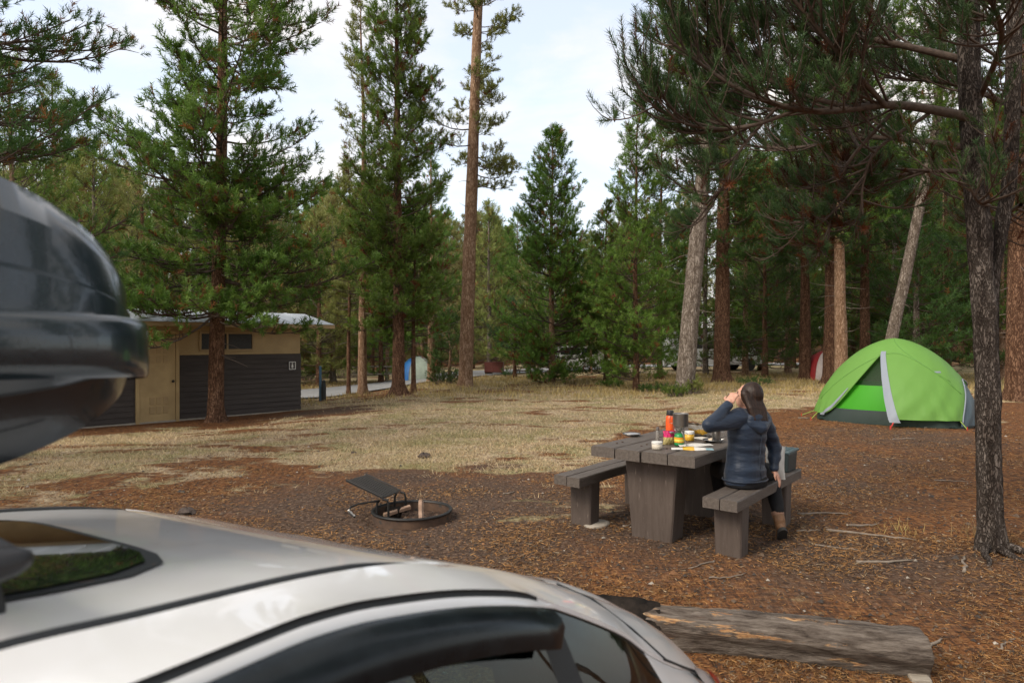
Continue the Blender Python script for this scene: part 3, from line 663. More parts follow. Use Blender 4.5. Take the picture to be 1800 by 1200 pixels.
# ------------------------------------------------------------------ marker posts, far camp things
M['postblk'] = mat_simple('dark_post', (0.03, 0.032, 0.032), .7)
M['postblue'] = mat_simple('blue_marker', (0.10, 0.20, 0.30), .5)
p_ = P(569, 21.6); o = MB().lathe([(.07, -.15), (.075, .40), (.068, .52), (.055, .55), (.055, .6), (.06, .62), (.02, .66)], n=16).build('bollard', M['postblk'], None, False, 30, p_)
tag(o, 'short black bollard at the edge of the asphalt road', 'bollard')
p_ = P(563, 21.8); o = MB().box((0, 0, .48), (.085, .012, 1.25), taper=.9, bevel=.003).build('marker_post', M['postblue'], None, False, None, p_); tag(o, 'thin flat blue marker post behind the bollard', 'post')
M['bearbox'] = mat_simple('brown_steel', (0.125, 0.030, 0.022), .5)
fl = empty('food_locker', P(869, 34), R(-6), 'brown-red steel food locker on the forest edge', 'locker')
MB().box((0, 0, .38), (.92, .6, .52), bevel=.015).build('locker_body', M['bearbox'], fl)
for sx in (-1, 1): MB().box((sx*.225, -.306, .38), (.42, .014, .46), bevel=.004).build('locker_door', M['bearbox'], fl)
for sx in (-1, 1):
    for sy in (-1, 1): MB().box((sx*.4, sy*.24, .05), (.06, .06, .16)).build('leg', M['black'], fl)
def dome_tent(name, loc, rz, A, B, H, label, panels_, seam):
    t = empty(name, loc, rz, label, 'tent'); NP = len(panels_)
    for i, mt in enumerate(panels_):
        rows = []
        for j in range(9):
            tau = j/8; k_ = math.sqrt(max(0, 1-(tau*.985)**2)); row = []
            for q in range(7):
                a = 2*math.pi*(i+q/6)/NP; n_ = 2.8; c, s = math.cos(a), math.sin(a)
                row.append((A*k_*math.copysign(abs(c)**(2/n_), c), B*k_*math.copysign(abs(s)**(2/n_), s), H*tau))
            rows.append(row)
        MB().grid(np.array(rows)).build('fly_panel', mt, t, True)
    for i in range(NP):
        a = 2*math.pi*i/NP; c, s = math.cos(a), math.sin(a); pts = []
        for j in range(9):
            tau = j/8; k_ = math.sqrt(max(0, 1-(tau*.985)**2))*1.005
            pts.append((A*k_*math.copysign(abs(c)**(2/2.8), c), B*k_*math.copysign(abs(s)**(2/2.8), s), H*tau*1.003))
        MB().tube(pts, .018, 6).build('pole_sleeve', seam, t, True)
    return t
M['tblue'] = mat_simple('tent_blue', (0.02, 0.17, 0.50), .6); M['tpale'] = mat_simple('tent_pale', (0.42, 0.50, 0.42), .6)
M['tred'] = mat_simple('tent_red', (0.36, 0.022, 0.025), .6); M['twhite'] = mat_simple('tent_white', (0.62, 0.53, 0.50), .6); M['grey'] = mat_simple('grey_cloth', (0.25, 0.27, 0.29), .7)
dome_tent('camping_tent', P(734, 31), .3, .82, .75, 1.05, 'small blue and pale dome tent far beyond the trunks', [M['tpale'], M['tpale'], M['tblue'], M['tblue'], M['tpale'], M['tpale']], M['grey'])
dome_tent('camping_tent', P(1450, 27.8), -.25, .85, .95, 1.15, 'red and white dome tent partly hidden behind a pine trunk', [M['tred'], M['twhite'], M['tred'], M['tred'], M['twhite'], M['tred']], M['tred'])
# far picnic table on the other side of the road
M['oldwood'] = pm('weathered_wood', (0.42, 0.37, 0.30), (0.30, 0.26, 0.21), 6, .8, .002, 40, (1, 8, 8))
ft = empty('picnic_table', P(654, 31.5), .25, 'pale weathered picnic table on the far side of the road', 'table')
for k in range(4): MB().box((0, (k-1.5)*.19, .74), (1.8, .17, .045)).build('tabletop_plank', M['oldwood'], ft)
for s in (-1, 1):
    MB().box((0, s*.75, .44), (1.8, .26, .045)).build('seat_plank', M['oldwood'], ft)
    for e in (-1, 1): MB().box((e*.65, s*.42, .36), (.05, .09, .86), (s*R(30), 0, 0)).build('leg', M['oldwood'], ft)
    MB().box((s*.6, 0, .41), (.045, 1.6, .09)).build('cross_brace', M['oldwood'], ft)
# camper van and parked car glimpsed through the trees
M['vanwhite'] = mat_simple('van_paint', (0.62, 0.64, 0.66), .3, coat=.6); M['glassdark'] = mat_simple('dark_glass', (0.02, 0.025, 0.03), .08); M['tyre'] = mat_simple('tyre_rubber', (0.02, 0.02, 0.02), .85)
def far_car(name, loc, rz, L_, W_, prof, label, cat, wins):
    t = empty(name, loc, rz, label, cat); b = MB(); n = len(prof)
    b.add([(x, -W_/2, z) for x, z in prof]+[(x, W_/2, z) for x, z in prof], [tuple(range(n)), tuple(range(2*n-1, n-1, -1))]+[(i, n+i, n+(i+1) % n, (i+1) % n) for i in range(n)])
    b.build('body', M['vanwhite'], t)
    for (xa, xb, za, zb_) in wins:
        for s in (-1, 1): MB().box(((xa+xb)/2, s*(W_/2+.004), (za+zb_)/2), (xb-xa, .02, zb_-za), bevel=.008).build('window', M['glassdark'], t)
    for x in (-L_*.31, L_*.31):
        for s in (-1, 1):
            w_ = MB().lathe([(.2, -.1), (.32, -.1), (.34, -.06), (.34, .06), (.32, .1), (.2, .1)], (x, s*(W_/2-.08), .34), 18, Euler((R(90), 0, 0)).to_matrix()).build('wheel', M['tyre'], t, False, 30)
    return t
far_car('camper_van', P(1252, 36.5), R(8), 5.2, 1.95, [(-2.6, .35), (2.5, .35), (2.62, .9), (1.95, 1.15), (1.4, 1.95), (1.1, 2.1), (-2.5, 2.1), (-2.62, 1.6)], 'white camper van parked deep in the trees behind the leaning grey trunk', 'van', [(-2.2, -1.0, 1.2, 1.75), (-.8, .3, 1.2, 1.75), (.45, 1.35, 1.15, 1.75)])
far_car('parked_car', P(1025, 37), R(-5), 4.4, 1.75, [(-2.15, .35), (2.15, .35), (2.2, .75), (1.2, .92), (.6, 1.4), (-1.2, 1.42), (-2.0, .98), (-2.2, .8)], 'white car parked behind the conical pines', 'car', [(-1.2, -.2, .95, 1.32), (-.1, .75, .95, 1.3)])

# ------------------------------------------------------------------ picnic table and benches
M['tablewood'] = pm('brown_painted_wood', (0.080, 0.065, 0.055), (0.122, 0.102, 0.088), 5, 0.55, 0.0025, 30, (1, 9, 9), spec=.4, speck=(14, .66, (0.21, 0.18, 0.155)))
M['trestle'] = pm('brown_painted_post', (0.066, 0.048, 0.039), (0.092, 0.070, 0.058), 4, 0.7, 0.002, 26, (6, 6, .8), speck=(9, .68, (0.19, 0.15, 0.125)))
M['rust_bolt'] = mat_simple('rusty_bolt', (0.09, 0.055, 0.035), .7, .5)
yaw = 0.669; TU = Vector((math.sin(yaw), math.cos(yaw), 0)); TV = Vector((math.cos(yaw), -math.sin(yaw), 0)); P0 = Vector((1.046, 5.57, 0))
def plank(parent, name, xs0, xs1, yc, w, zt, th, mat, seed):
    rr = random.Random(seed); b = MB(); n = 7; rows = []
    for i in range(n):
        x = xs0+(xs1-xs0)*i/(n-1); dz = rr.uniform(-.0025, .0025); dy = rr.uniform(-.002, .002)
        prof = [(-.5, -.5), (.5, -.5), (.5, .38), (.46, .5), (-.46, .5), (-.5, .38)]
        rows.append([(x, yc+dy+a*w, zt-th/2+dz+c*th) for a, c in prof])
    b.grid(np.array(rows), closed=True); m_ = len(b.v); b.f.append(tuple(range(5, -1, -1))); b.f.append(tuple(range(m_-6, m_)))
    return b.build(name, mat, parent)
# local frame of table: x along its length (away), y to the left bench side
t_rz = math.atan2(TU.y, TU.x)
table = empty('picnic_table', P0, t_rz, 'heavy brown wooden picnic table laid with camp cooking gear', 'table')
TL_, TW, TH = 1.68, .955, .757
for k in range(4): plank(table, 'tabletop_plank', random.Random(k).uniform(-.006, .006), TL_, (1.5-k)*TW/4, TW/4-.014, TH, .088, M['tablewood'], 30+k)
for xx in (.30, 1.28):
    b = MB(); n = 5; rows = []
    for z in np.linspace(-.12, TH-.089, 6):
        f_ = (z+.12)/(TH+.03); hw = .175+.065*f_; hx = .105+.02*f_
        rows.append([(xx+a*hx, c*hw, z) for a, c in ((-1, -.94), (-.9, -1), (.9, -1), (1, -.94), (1, .94), (.9, 1), (-.9, 1), (-1, .94))])
    b.grid(np.array(rows), closed=True); b.f.append(tuple(range(40, 48))); b.build('pedestal_leg', M['trestle'], table)
for xx in (.30, 1.28):
    for k in range(4):
        for dx in (-.05, .05): MB().lathe([(.011, 0), (.010, .004), (.005, .006)], (xx+dx, (1.5-k)*TW/4, TH-.001), 10).build('bolt', M['rust_bolt'], table, True)
def bench(off, label, leg_x):
    s = empty('bench', P0+TV*off+TU*(-.042), t_rz, label, 'bench')
    for k in (-1, 1): plank(s, 'seat_plank', random.Random(k+5).uniform(-.008, .008), 1.63, k*.071, .130, .473, .082, M['tablewood'], 50+k+int(off*9))
    for xx in leg_x:
        b = MB(); rows = []
        for z in np.linspace(-.14, .389, 5):
            f_ = (z+.14)/.53; hw = .10+.012*f_; hx = .075+.008*f_
            rows.append([(xx+a*hx, c*hw, z) for a, c in ((-1, -.9), (-.88, -1), (.88, -1), (1, -.9), (1, .9), (.88, 1), (-.88, 1), (-1, .9))])
        b.grid(np.array(rows), closed=True); b.f.append(tuple(range(32, 40))); b.build('leg', M['trestle'], s)
    return s
bl = bench(-(TW/2+.215), 'empty brown wooden bench on the left of the picnic table', (.30, 1.30))
br_ = bench(TW/2+.205, 'brown wooden bench the woman in the navy jacket sits on', (.24, 1.34))
ftg = MB(); ftg.lathe([(.05, -.1), (.13, -.03), (.14, .006), (.12, .016), (.02, .02)], n=11); o = ftg.build('footing', M['concrete'], bl, True); o.location = (.34, -.10, 0); o.scale = (1.1, .8, 1)

# ------------------------------------------------------------------ cooking gear on the table
def TP_(px, py, z=TH):  # spot on the table top seen in that direction
    d = 1200*(CAM_Z-z)/(py-600); return Vector(((px-900)/1200*d, d, z+.001))
M['steel'] = pm('brushed_steel', (0.55, 0.54, 0.52), (0.42, 0.41, 0.40), 30, .30, metal=.95); M['titan'] = pm('titanium', (0.34, 0.32, 0.30), (0.26, 0.25, 0.24), 12, .38, metal=.9)
M['orange'] = mat_simple('orange_plastic', (0.85, 0.11, 0.02), .35); M['blackp'] = mat_simple('black_plastic', (0.02, 0.02, 0.022), .45)
M['darkplate'] = mat_simple('dark_enamel', (0.045, 0.045, 0.05), .35)
def plate(loc, r, mat, label, rim=None):
    root = empty('plate', loc, 0, label, 'plate')
    MB().lathe([(r*.62, 0), (r*.68, .003), (r*.95, .018), (r, .022), (r*.985, .025), (r*.93, .021), (r*.66, .006), (.004, .0055)], n=36).build('dish', mat, root, True)
    MB().lathe([(r*.97, .0225), (r*1.005, .022), (r*1.01, .0245), (r*.975, .0262)], n=36, cap=False).build('rim', rim or M['steel'], root, True)
    return root
plate(TP_(1110, 766), .088, M['steel'], 'empty steel plate on the left of the picnic table')
pl = plate(TP_(1253, 777), .088, M['darkplate'], 'dark plate with food beside the steel mug')
M['food'] = mat_simple('bread', (0.72, 0.60, 0.45), .9); o = MB().ell((0, 0, .022), (.045, .035, .014), 14).build('flatbread', M['food'], None, True, None, pl.location.copy()); tag(o, 'pale piece of bread on the dark plate', 'food')
# orange bottle
bt = empty('water_bottle', TP_(1178, 763), 0, 'orange water bottle with black cap behind the cooking pot', 'bottle')
MB().lathe([(.036, 0), (.041, .004), (.042, .02), (.042, .15), (.040, .162), (.033, .175), (.030, .185)], n=28).build('bottle_body', M['orange'], bt, True)
MB().lathe([(.0335, .182), (.034, .186), (.034, .222), (.031, .228), (.002, .229)], n=28).build('cap', M['blackp'], bt, False, 40)
# stove: gas can, burner; pot on it
can_loc = TP_(1194, 783); M['cangreen'] = mat_simple('green_can', (0.02, 0.26, 0.07), .35); M['canyel'] = mat_simple('can_print', (0.85, 0.33, 0.02), .4)
st = empty('camp_stove', can_loc, 0, 'green gas canister stove carrying the cooking pot', 'stove')
can = MB().lathe([(.034, .0), (.041, .006), (.042, .016), (.042, .082), (.036, .098), (.020, .106), (.012, .108)], n=28).build('gas_canister', M['cangreen'], st, True)
MB().lathe([(.0426, .030), (.0428, .032), (.0428, .072), (.0426, .074)], n=28, cap=False).build('label_print', M['canyel'], can, True)
pr_ = MB(); pr_.lathe([(.0431, .040), (.0433, .046), (.0433, .052), (.0431, .058)], n=28, cap=False); pr_.build('label_stripe', mat_simple('can_stripe', (0.8, .72, .1), .4), can, True)
MB().lathe([(.012, .106), (.016, .112), (.014, .128), (.030, .134), (.032, .142), (.006, .145)], n=20).build('burner', M['titan'], st, True)
for k in range(3):
    a = k*2.094+.5; MB().tube([(0.012*math.cos(a), .012*math.sin(a), .125), (.045*math.cos(a), .045*math.sin(a), .135), (.058*math.cos(a), .058*math.sin(a), .156)], .0028, 6).build('pot_support', M['titan'], st)
MB().tube([(.015, 0, .117), (.05, -.012, .115), (.062, -.03, .108), (.058, -.05, .10)], .0025, 6).build('valve_wire', M['steel'], st)
pot = empty('cooking_pot', can_loc+Vector((.012, 0, .159)), 0, 'grey metal cooking pot on the gas stove', 'pot')
MB().lathe([(.055, 0), (.061, .004), (.064, .014), (.065, .110), (.068, .114), (.0665, .117), (.063, .112), (.062, .012), (.002, .008)], n=36).build('pot_body', M['titan'], pot, True)
MB().tube([(-.064, 0, .09), (-.085, .02, .088), (-.085, .035, .03), (-.064, .02, .028)], .003, 6).build('handle', M['titan'], pot)
MB().lathe([(.063, .108), (.05, .113), (.004, .115)], n=30).build('water', M['steel'], pot, True)
# containers and packets
def tub(name, loc, r, h, body, lid, label, cat='tub'):
    t = empty(name, loc, 0, label, cat)
    MB().lathe([(r*.9, 0), (r, .004), (r, h*.72)], n=24).build('container', body, t, True); MB().lathe([(r*1.04, h*.70), (r*1.05, h*.74), (r*1.04, h*.96), (r*.98, h), (.003, h)], n=24).build('lid', lid, t, False, 40); return t
tub('spice_tub', TP_(1155, 789), .044, .062, mat_simple('cream_tub', (0.62, 0.56, 0.46), .5), M['white'], 'small white lidded tub at the near edge of the table')
M['clear'] = pm('clear_plastic', (0.8, 0.78, 0.74), (0.7, 0.66, 0.6), 5, .12, spec=.6); M['clear'].node_tree.nodes['Principled BSDF'].inputs['Transmission Weight'].default_value = .8
gr = empty('pepper_shaker', TP_(1156, 776), 0, 'slim clear shaker standing behind the white tub', 'shaker')
MB().lathe([(.016, 0), (.017, .004), (.017, .09), (.013, .10)], n=18).build('glass', M['clear'], gr, True); MB().lathe([(.015, .098), (.016, .102), (.015, .128), (.003, .13)], n=18).build('cap', M['steel'], gr, False, 40)
def pouch(name, loc, w, h, dep, rz, tilt, mats, label, seed=1, cat='bag'):
    """crinkled food bag in two printed bands"""
    rr = random.Random(seed); root = empty(name, loc, rz, label, cat); root.rotation_euler = (tilt, 0, rz)
    n, m_ = 13, 12; ph = [rr.uniform(0, 6) for _ in range(6)]
    def pt(i, j):
        u = i/(n-1)*2-1; v = j/(m_-1); th = dep*(1-u*u)**.5*(math.sin(math.pi*min(1, v*.92+.04)))**.6
        ww = w/2*(1-.12*math.sin(math.pi*v))
        return u*ww, v*h, th, .006*math.sin(u*7+v*9+ph[0])+.005*math.sin(u*13-v*11+ph[1])
    for q, (v0, v1, mt) in enumerate(mats):
        j0, j1 = int(round(v0*(m_-1))), int(round(v1*(m_-1))); b = MB()
        for sg_ in (-1, 1):
            rows = []
            for j in range(j0, j1+1):
                rows.append([(x, sg_*th/2+wr*(sg_*.6), z) for (x, z, th, wr) in (pt(i, j) for i in range(n))])
            b.grid(np.array(rows))
        b.build('printed_band', mt, root, True)
    return root
pink = mat_simple('pink_wrap', (0.75, 0.03, 0.18), .35, var=.6, scale=30); yel = mat_simple('yellow_wrap', (0.80, 0.47, 0.05), .35, var=.7, scale=25); wht = mat_simple('white_wrap', (0.72, 0.70, 0.66), .35, scale=25)
lime = mat_simple('pasta_wrap', (0.62, 0.52, 0.22), .35, var=.6, scale=60); red = mat_simple('red_wrap', (0.45, 0.02, 0.02), .35, scale=30); blue = mat_simple('pale_blue_wrap', (0.30, 0.48, 0.55), .35, scale=25)
pouch('food_bag', TP_(1176, 781), .115, .12, .06, .2, 0, [(0, .5, lime), (.5, 1, pink)], 'pink and yellow food bag left of the green canister', 3)
pouch('chip_bag', TP_(1237, 766), .20, .25, .06, -.75, R(58), [(0, .35, wht), (.35, .75, yel), (.75, 1, wht)], 'yellow and white snack bag lying behind the mug', 4)
pouch('jam_packet', TP_(1222, 764), .09, .11, .05, .1, R(10), [(0, .45, red), (.45, 1, mat_simple('rose_wrap', (0.6, .22, .2), .35, scale=30))], 'small red packet right of the cooking pot', 5)
tub('sauce_cup', TP_(1212, 774), .042, .085, yel, M['white'], 'white and yellow cup right of the green canister', 'cup')
mug = empty('mug', TP_(1259, 778), 0, 'tall steel mug beside the woman', 'mug')
MB().lathe([(.034, 0), (.037, .003), (.038, .115), (.040, .12), (.037, .12), (.035, .012), (.002, .008)], n=26).build('cup_body', M['steel'], mug, True)
MB().tube([(.037, -.012, .10), (.065, -.02, .095), (.068, -.02, .04), (.038, -.012, .03)], .0035, 6).build('handle', M['steel'], mug)
sp = MB(); sp.tube([(0, 0, .012), (-.03, .03, .11), (-.036, .036, .13)], .0035, 6); sp.ell((-.04, .042, .145), (.013, .006, .022), 10); sp.build('spoon', M['steel'], None, True, None, TP_(1207, 785)); tag(bpy.data.objects['spoon'], 'metal spoon leaning against the white and yellow cup', 'spoon')
la = MB(); la.lathe([(.002, 0), (.016, .004), (.022, .014), (.020, .016), (.002, .006)], n=16); la.tube([(.018, 0, .012), (.05, 0, -.03), (.06, 0, -.055)], .003, 6); la.build('ladle', M['steel'], None, True, None, TP_(1178, 781)+Vector((.0, -.045, .10))); tag(bpy.data.objects['ladle'], 'steel ladle head in front of the pink food bag', 'ladle')
# flat packet near the front and a sheet of paper
b = MB(); rows = []
for i in range(12):
    row = []
    for j in range(6):
        u, v = i/11, j/5; row.append((-.17+.34*u, -.05+.10*v, .003+.018*math.sin(math.pi*v)*(.6+.4*math.sin(math.pi*u))+.003*math.sin(9*u+5*v)))
    rows.append(row)
rows = np.array(rows); pk = empty('flat_packet', TP_(1216, 790), R(-6), 'flat white and yellow packet at the near corner of the table', 'packet')
MB().grid(rows[0:4]).build('printed_band', wht, pk, True); MB().grid(rows[3:7]).build('printed_band', yel, pk, True); MB().grid(rows[6:10]).build('printed_band', wht, pk, True); MB().grid(rows[9:12]).build('printed_band', blue, pk, True)
pk2 = MB().grid(rows*np.array([.9, 1.1, .9])).build('flat_packet', wht, None, True, None, TP_(1220, 783)); pk2.rotation_euler = (0, 0, R(10)); tag(pk2, 'white wrapper lying just behind the yellow flat packet', 'packet')
nb = MB().box((0, 0, .004), (.12, .16, .006), bevel=.001).build('paper_pad', M['white'], None, False, None, TP_(1236, 771)); nb.rotation_euler = (0, 0, .5); tag(nb, 'white paper pad in front of the snack bag', 'paper')
# storage bin and paper bag on the bench
M['binteal'] = mat_simple('slate_plastic', (0.030, 0.045, 0.048), .5); M['binlid'] = mat_simple('slate_lid', (0.075, 0.12, 0.135), .45)
bc = P0+TV*(TW/2+.215)+TU*1.43; bin_ = empty('storage_bin', (bc.x, bc.y, .474), t_rz, 'slate-blue lidded storage bin at the far end of the bench', 'bin')
b = MB(); b.box((0, 0, .085), (.27, .20, .17), bevel=.014); 
for v_ in range(len(b.v)): x, y, z = b.v[v_]; k_ = .90+.10*z/.17; b.v[v_] = (x*k_, y*k_, z)
b.build('bin_body', M['binteal'], bin_); lid = MB().box((0, 0, .182), (.295, .225, .026), bevel=.009).build('lid', M['binlid'], bin_)
for k in (-1, 0, 1): MB().box((0, k*.06, .197), (.24, .022, .006), bevel=.002).build('lid_rib', M['binlid'], lid)
for s in (-1, 1): MB().box((s*.138, 0, .150), (.022, .09, .055), bevel=.006).build('clasp', M['binteal'], bin_)
wc = P0+TV*(TW/2+.27)+TU*.93
pouch('paper_bag', Vector((wc.x+.04, wc.y, .474)), .17, .28, .10, -.15, 0, [(0, 1, M['white'])], 'white paper bag standing on the bench beside the woman', 9)

# ------------------------------------------------------------------ fire ring
M['rust'] = pm('rusty_steel', (0.075, 0.048, 0.035), (0.14, 0.085, 0.055), 9, .75, .001, 40, metal=.3, speck=(14, .6, (0.05, .045, .042)))
M['ash'] = pm('ash_soil', (0.05, 0.043, 0.038), (0.11, 0.10, 0.09), 12, .95, .006, 30)
fc = Vector((-.94, 6.42, 0)); ring = empty('fire_ring', fc-Vector((0, 0, .045)), 0, 'low round steel fire ring with a tipped-up grate', 'fire ring')
Rr = .365
MB().lathe([(Rr, -.12), (Rr, .105), (Rr-.012, .105), (Rr-.014, -.12)], n=64, cap=False).build('ring_wall', M['rust'], ring, False, 40)
MB().lathe([(Rr-.018, .106), (Rr+.012, .104), (Rr+.016, .112), (Rr+.010, .122), (Rr-.016, .122), (Rr-.018, .106)], n=64, cap=False).build('rim', M['black'], ring, True)
MB().lathe([(.004, .0), (Rr-.02, -.025), (Rr-.016, -.05)], n=40, cap=False).build('ash_bed', M['ash'], ring, True)
A_, B_, C_, D_ = [Vector(p)-fc for p in ((-1.19, 6.27, .255), (-1.10, 6.70, .225), (-1.46, 6.80, .365), (-1.555, 6.36, .385))]
D_ = A_+(C_-B_); nrm = (B_-A_).cross(D_-A_).normalized()
if nrm.z < 0: nrm = -nrm
gt = MB(); gt.add([A_, B_, C_, D_]+[p-nrm*.006 for p in (A_, B_, C_, D_)], [(0, 1, 2, 3), (7, 6, 5, 4), (0, 4, 5, 1), (1, 5, 6, 2), (2, 6, 7, 3), (3, 7, 4, 0)]); grate = gt.build('grate_plate', M['black'], ring)
for k in range(9):
    f_ = (k+.5)/9; a_ = A_.lerp(B_, f_)+nrm*.004; d_ = D_.lerp(C_, f_)+nrm*.004; MB().tube([a_, d_], .0045, 6).build('grate_bar', M['black'], grate)
for (a_, d_) in ((A_, D_), (B_, C_)): MB().tube([a_+nrm*.012, d_+nrm*.012], .009, 8).build('side_rail', M['black'], grate)
for q in (A_, B_):
    e_ = Vector((q.x, q.y, 0)); inn = -e_.normalized()*.05
    MB().tube([q+Vector((-.035, 0, -.02)), q+Vector((-.05, 0, -.05)), Vector((q.x-.055, q.y, -.02))], .011, 8).build('support_leg', M['black'], ring)
    MB().tube([q+Vector((.0, 0, -.005)), q+Vector((.045, 0, -.02)), q+Vector((.055, 0, -.06)), Vector((q.x+.055, q.y, -.02))], .011, 8).build('support_leg', M['black'], ring)
hd = MB(); hp = [A_+Vector((-.02, -.0, -.02)), A_+Vector((-.20, -.06, -.035)), A_+Vector((-.265, -.11, -.05)), A_+Vector((-.27, -.16, -.075)), A_+Vector((-.245, -.20, -.095)), A_+Vector((-.20, -.235, -.11))]
hd.tube(hp, .009, 8); hn = hd.build('handle', M['black'], ring, True)
cpts = [hp[3].lerp(hp[5], k/60)+Vector((.013*math.cos(k*1.3), 0, .013*math.sin(k*1.3))) for k in range(61)]
MB().tube(cpts, .0028, 5).build('spring_grip', M['steel'], hn)
M['fwood'] = pm('firewood', (0.34, 0.23, 0.16), (0.20, 0.12, 0.08), 7, .85, .003, 30, (1, 1, 5)); M['char'] = pm('charred_wood', (0.008, 0.0075, 0.007), (0.028, 0.022, 0.018), 10, .95, .012, 14, spec=.08)
for (p_, q_, r_, mt, lab) in [((-.88, 6.62, .10), (-.83, 6.22, .0), .027, 'fwood', 'pale split firewood piece leaning inside the fire ring'), ((-1.20, 6.40, .02), (-.98, 6.56, .06), .024, 'fwood', 'short grey firewood stick on the left in the fire ring'),
                              ((-1.2, 6.52, .03), (-1.06, 6.50, .02), .05, 'char', 'charred log chunk at the left inside the fire ring')]:
    p_, q_ = Vector(p_), Vector(q_); b = MB(); rr = random.Random(lab)
    pts = [p_.lerp(q_, k/5)+Vector((rr.uniform(-.004, .004), rr.uniform(-.004, .004), 0)) for k in range(6)]
    b.tube(pts, [r_*rr.uniform(.88, 1.1) for _ in range(6)], 5); o = b.build('firewood', M[mt]); tag(o, lab, 'firewood')

# ------------------------------------------------------------------ barrier log
M['log'] = None
def log_material():
    m, nt, b = new_mat('weathered_log'); N = nt.nodes; L = nt.links
    t = N.new('ShaderNodeTexCoord'); mp_ = N.new('ShaderNodeMapping'); mp_.inputs['Scale'].default_value = (.8, 5, 5); L.new(t.outputs['Object'], mp_.inputs[0])
    def nz(s, d=7, src=None):
        n = N.new('ShaderNodeTexNoise'); n.inputs['Scale'].default_value = s; n.inputs['Detail'].default_value = d; n.inputs['Roughness'].default_value = .68; L.new(src or mp_.outputs[0], n.inputs['Vector']); return n.outputs['Fac']
    def rp_(f, st):
        r = N.new('ShaderNodeValToRGB'); e = r.color_ramp.elements
        while len(e) < len(st): e.new(.5)
        for k, (p, c) in enumerate(st): e[k].position = p; e[k].color = (*c, 1)
        L.new(f, r.inputs[0]); return r.outputs[0]
    def mx_(f, a, c):
        x = N.new('ShaderNodeMix'); x.data_type = 'RGBA'; L.new(f, x.inputs[0]); L.new(a, x.inputs[6]); L.new(c, x.inputs[7]); return x.outputs[2]
    g = rp_(nz(7), [(.33, (.04, .029, .022)), (.48, (.12, .096, .078)), (.62, (.20, .168, .14)), (.72, (.31, .26, .215))])
    wood = rp_(nz(9), [(.35, (.30, .13, .05)), (.55, (.52, .31, .15)), (.7, (.62, .46, .28))])
    c = mx_(rp_(nz(1.9, 8), [(.565, (0, 0, 0)), (.60, (1, 1, 1))]), g, wood)
    dk = rp_(nz(2.6, 6), [(.32, (1, 1, 1)), (.42, (0, 0, 0))]); br = rp_(nz(8), [(.4, (.035, .026, .022)), (.6, (.12, .085, .065))]); c = mx_(dk, c, br)
    L.new(c, b.inputs['Base Color']); b.inputs['Roughness'].default_value = .85; b.inputs['Specular IOR Level'].default_value = .25
    bp = N.new('ShaderNodeBump'); bp.inputs['Distance'].default_value = .02; L.new(nz(10), bp.inputs['Height']); L.new(bp.outputs[0], b.inputs['Normal']); return m
M['log'] = log_material()
ea = Vector((2.24, 3.72, 0)); eb = Vector((-1.9, 4.62, 0)); ldir = (eb-ea).normalized(); lrz = math.atan2(-ldir.y, -ldir.x)
ez = float(gz(ea.x, ea.y)); rngl = np.random.default_rng(4)
lg = empty('barrier_log', (ea.x, ea.y, ez+.075), lrz, 'long weathered grey log lying behind the car', 'log')
LL = (eb-ea).length; n = 40; rows = []; ss = np.linspace(0, LL, 90); na = 28
for s in ss:
    row = []
    zc = float(gz(ea.x+ldir.x*s, ea.y+ldir.y*s))-ez
    for i in range(na):
        a = 2*math.pi*i/na; r_ = .142-.006*s/LL*2+.010*math.sin(3*a+.5*s)+.006*math.sin(7*a+2.2*s)+.004*rngl.normal()
        r_ -= .022*max(0, math.sin(2*a+1.0+.25*math.sin(s*1.3)))**6     # long checks in the wood
        row.append((-s, math.cos(a)*r_, math.sin(a)*r_+zc))
    rows.append(row)
b = MB(); b.grid(np.array(rows), closed=True); b.build('log_body', M['log'], lg, True)
e = MB(); e.add([(.002, p[1], p[2]) for p in rows[0]], [tuple(range(na))]); e.build('sawn_end', pm('sawn_end_wood', (.16, .13, .11), (.26, .22, .18), 9, .9, .004, 30), lg)
rows2 = []
for s in np.linspace(1.40, LL, 60):   # burnt stretch
    row = []
    zc = float(gz(ea.x+ldir.x*s, ea.y+ldir.y*s))-ez
    for i in range(15):
        a = .75+2.5*i/14; edge = min(1, (s-1.40)/.12); r_ = .141+.018*edge*(.6+.4*math.sin(9*s+5*a))+.006*rngl.normal()
        row.append((-s, math.cos(a)*r_, math.sin(a)*r_+zc))
    rows2.append(row)
b = MB(); b.grid(np.array(rows2)); b.build('charred_bark', M['char'], lg, True)
MB().tube([(-.44, -.02, .135), (-.44, -.02, .168)], .006, 6).build('nail', M['rust'], lg)
MB().box((-.06, -.13, -.10), (.10, .07, .09), bevel=.008).build('chock', M['oldwood'], lg)
# ------------------------------------------------------------------ the green tent
def cloth(name, c, trans=.4, bump=.004, bs=9, rough=.5, stretch=(1, 1, .35)):
    m = pm(name, c, tuple(x*.93 for x in c), 2.0, rough, bump, bs, stretch, spec=.3); nt = m.node_tree; b = nt.nodes['Principled BSDF']
    tr = nt.nodes.new('ShaderNodeBsdfTranslucent'); tr.inputs['Color'].default_value = (*c, 1); ms = nt.nodes.new('ShaderNodeMixShader'); ms.inputs[0].default_value = trans
    nt.links.new(b.outputs[0], ms.inputs[1]); nt.links.new(tr.outputs[0], ms.inputs[2]); nt.links.new(ms.outputs[0], nt.nodes['Material Output'].inputs['Surface'])
    return m
M['fly'] = cloth('green_fly', (0.20, 0.43, 0.09), .36, .02, 4); M['inner'] = cloth('green_inner', (0.09, 0.56, 0.03), .5, .004, 5)
M['tub'] = cloth('dark_tub', (0.028, 0.045, 0.040), .05, .012, 6); M['trim'] = cloth('grey_trim', (0.30, 0.34, 0.40), .2, .003, 10); M['slate'] = cloth('slate_panel', (0.085, 0.125, 0.15), .2, .012, 5)
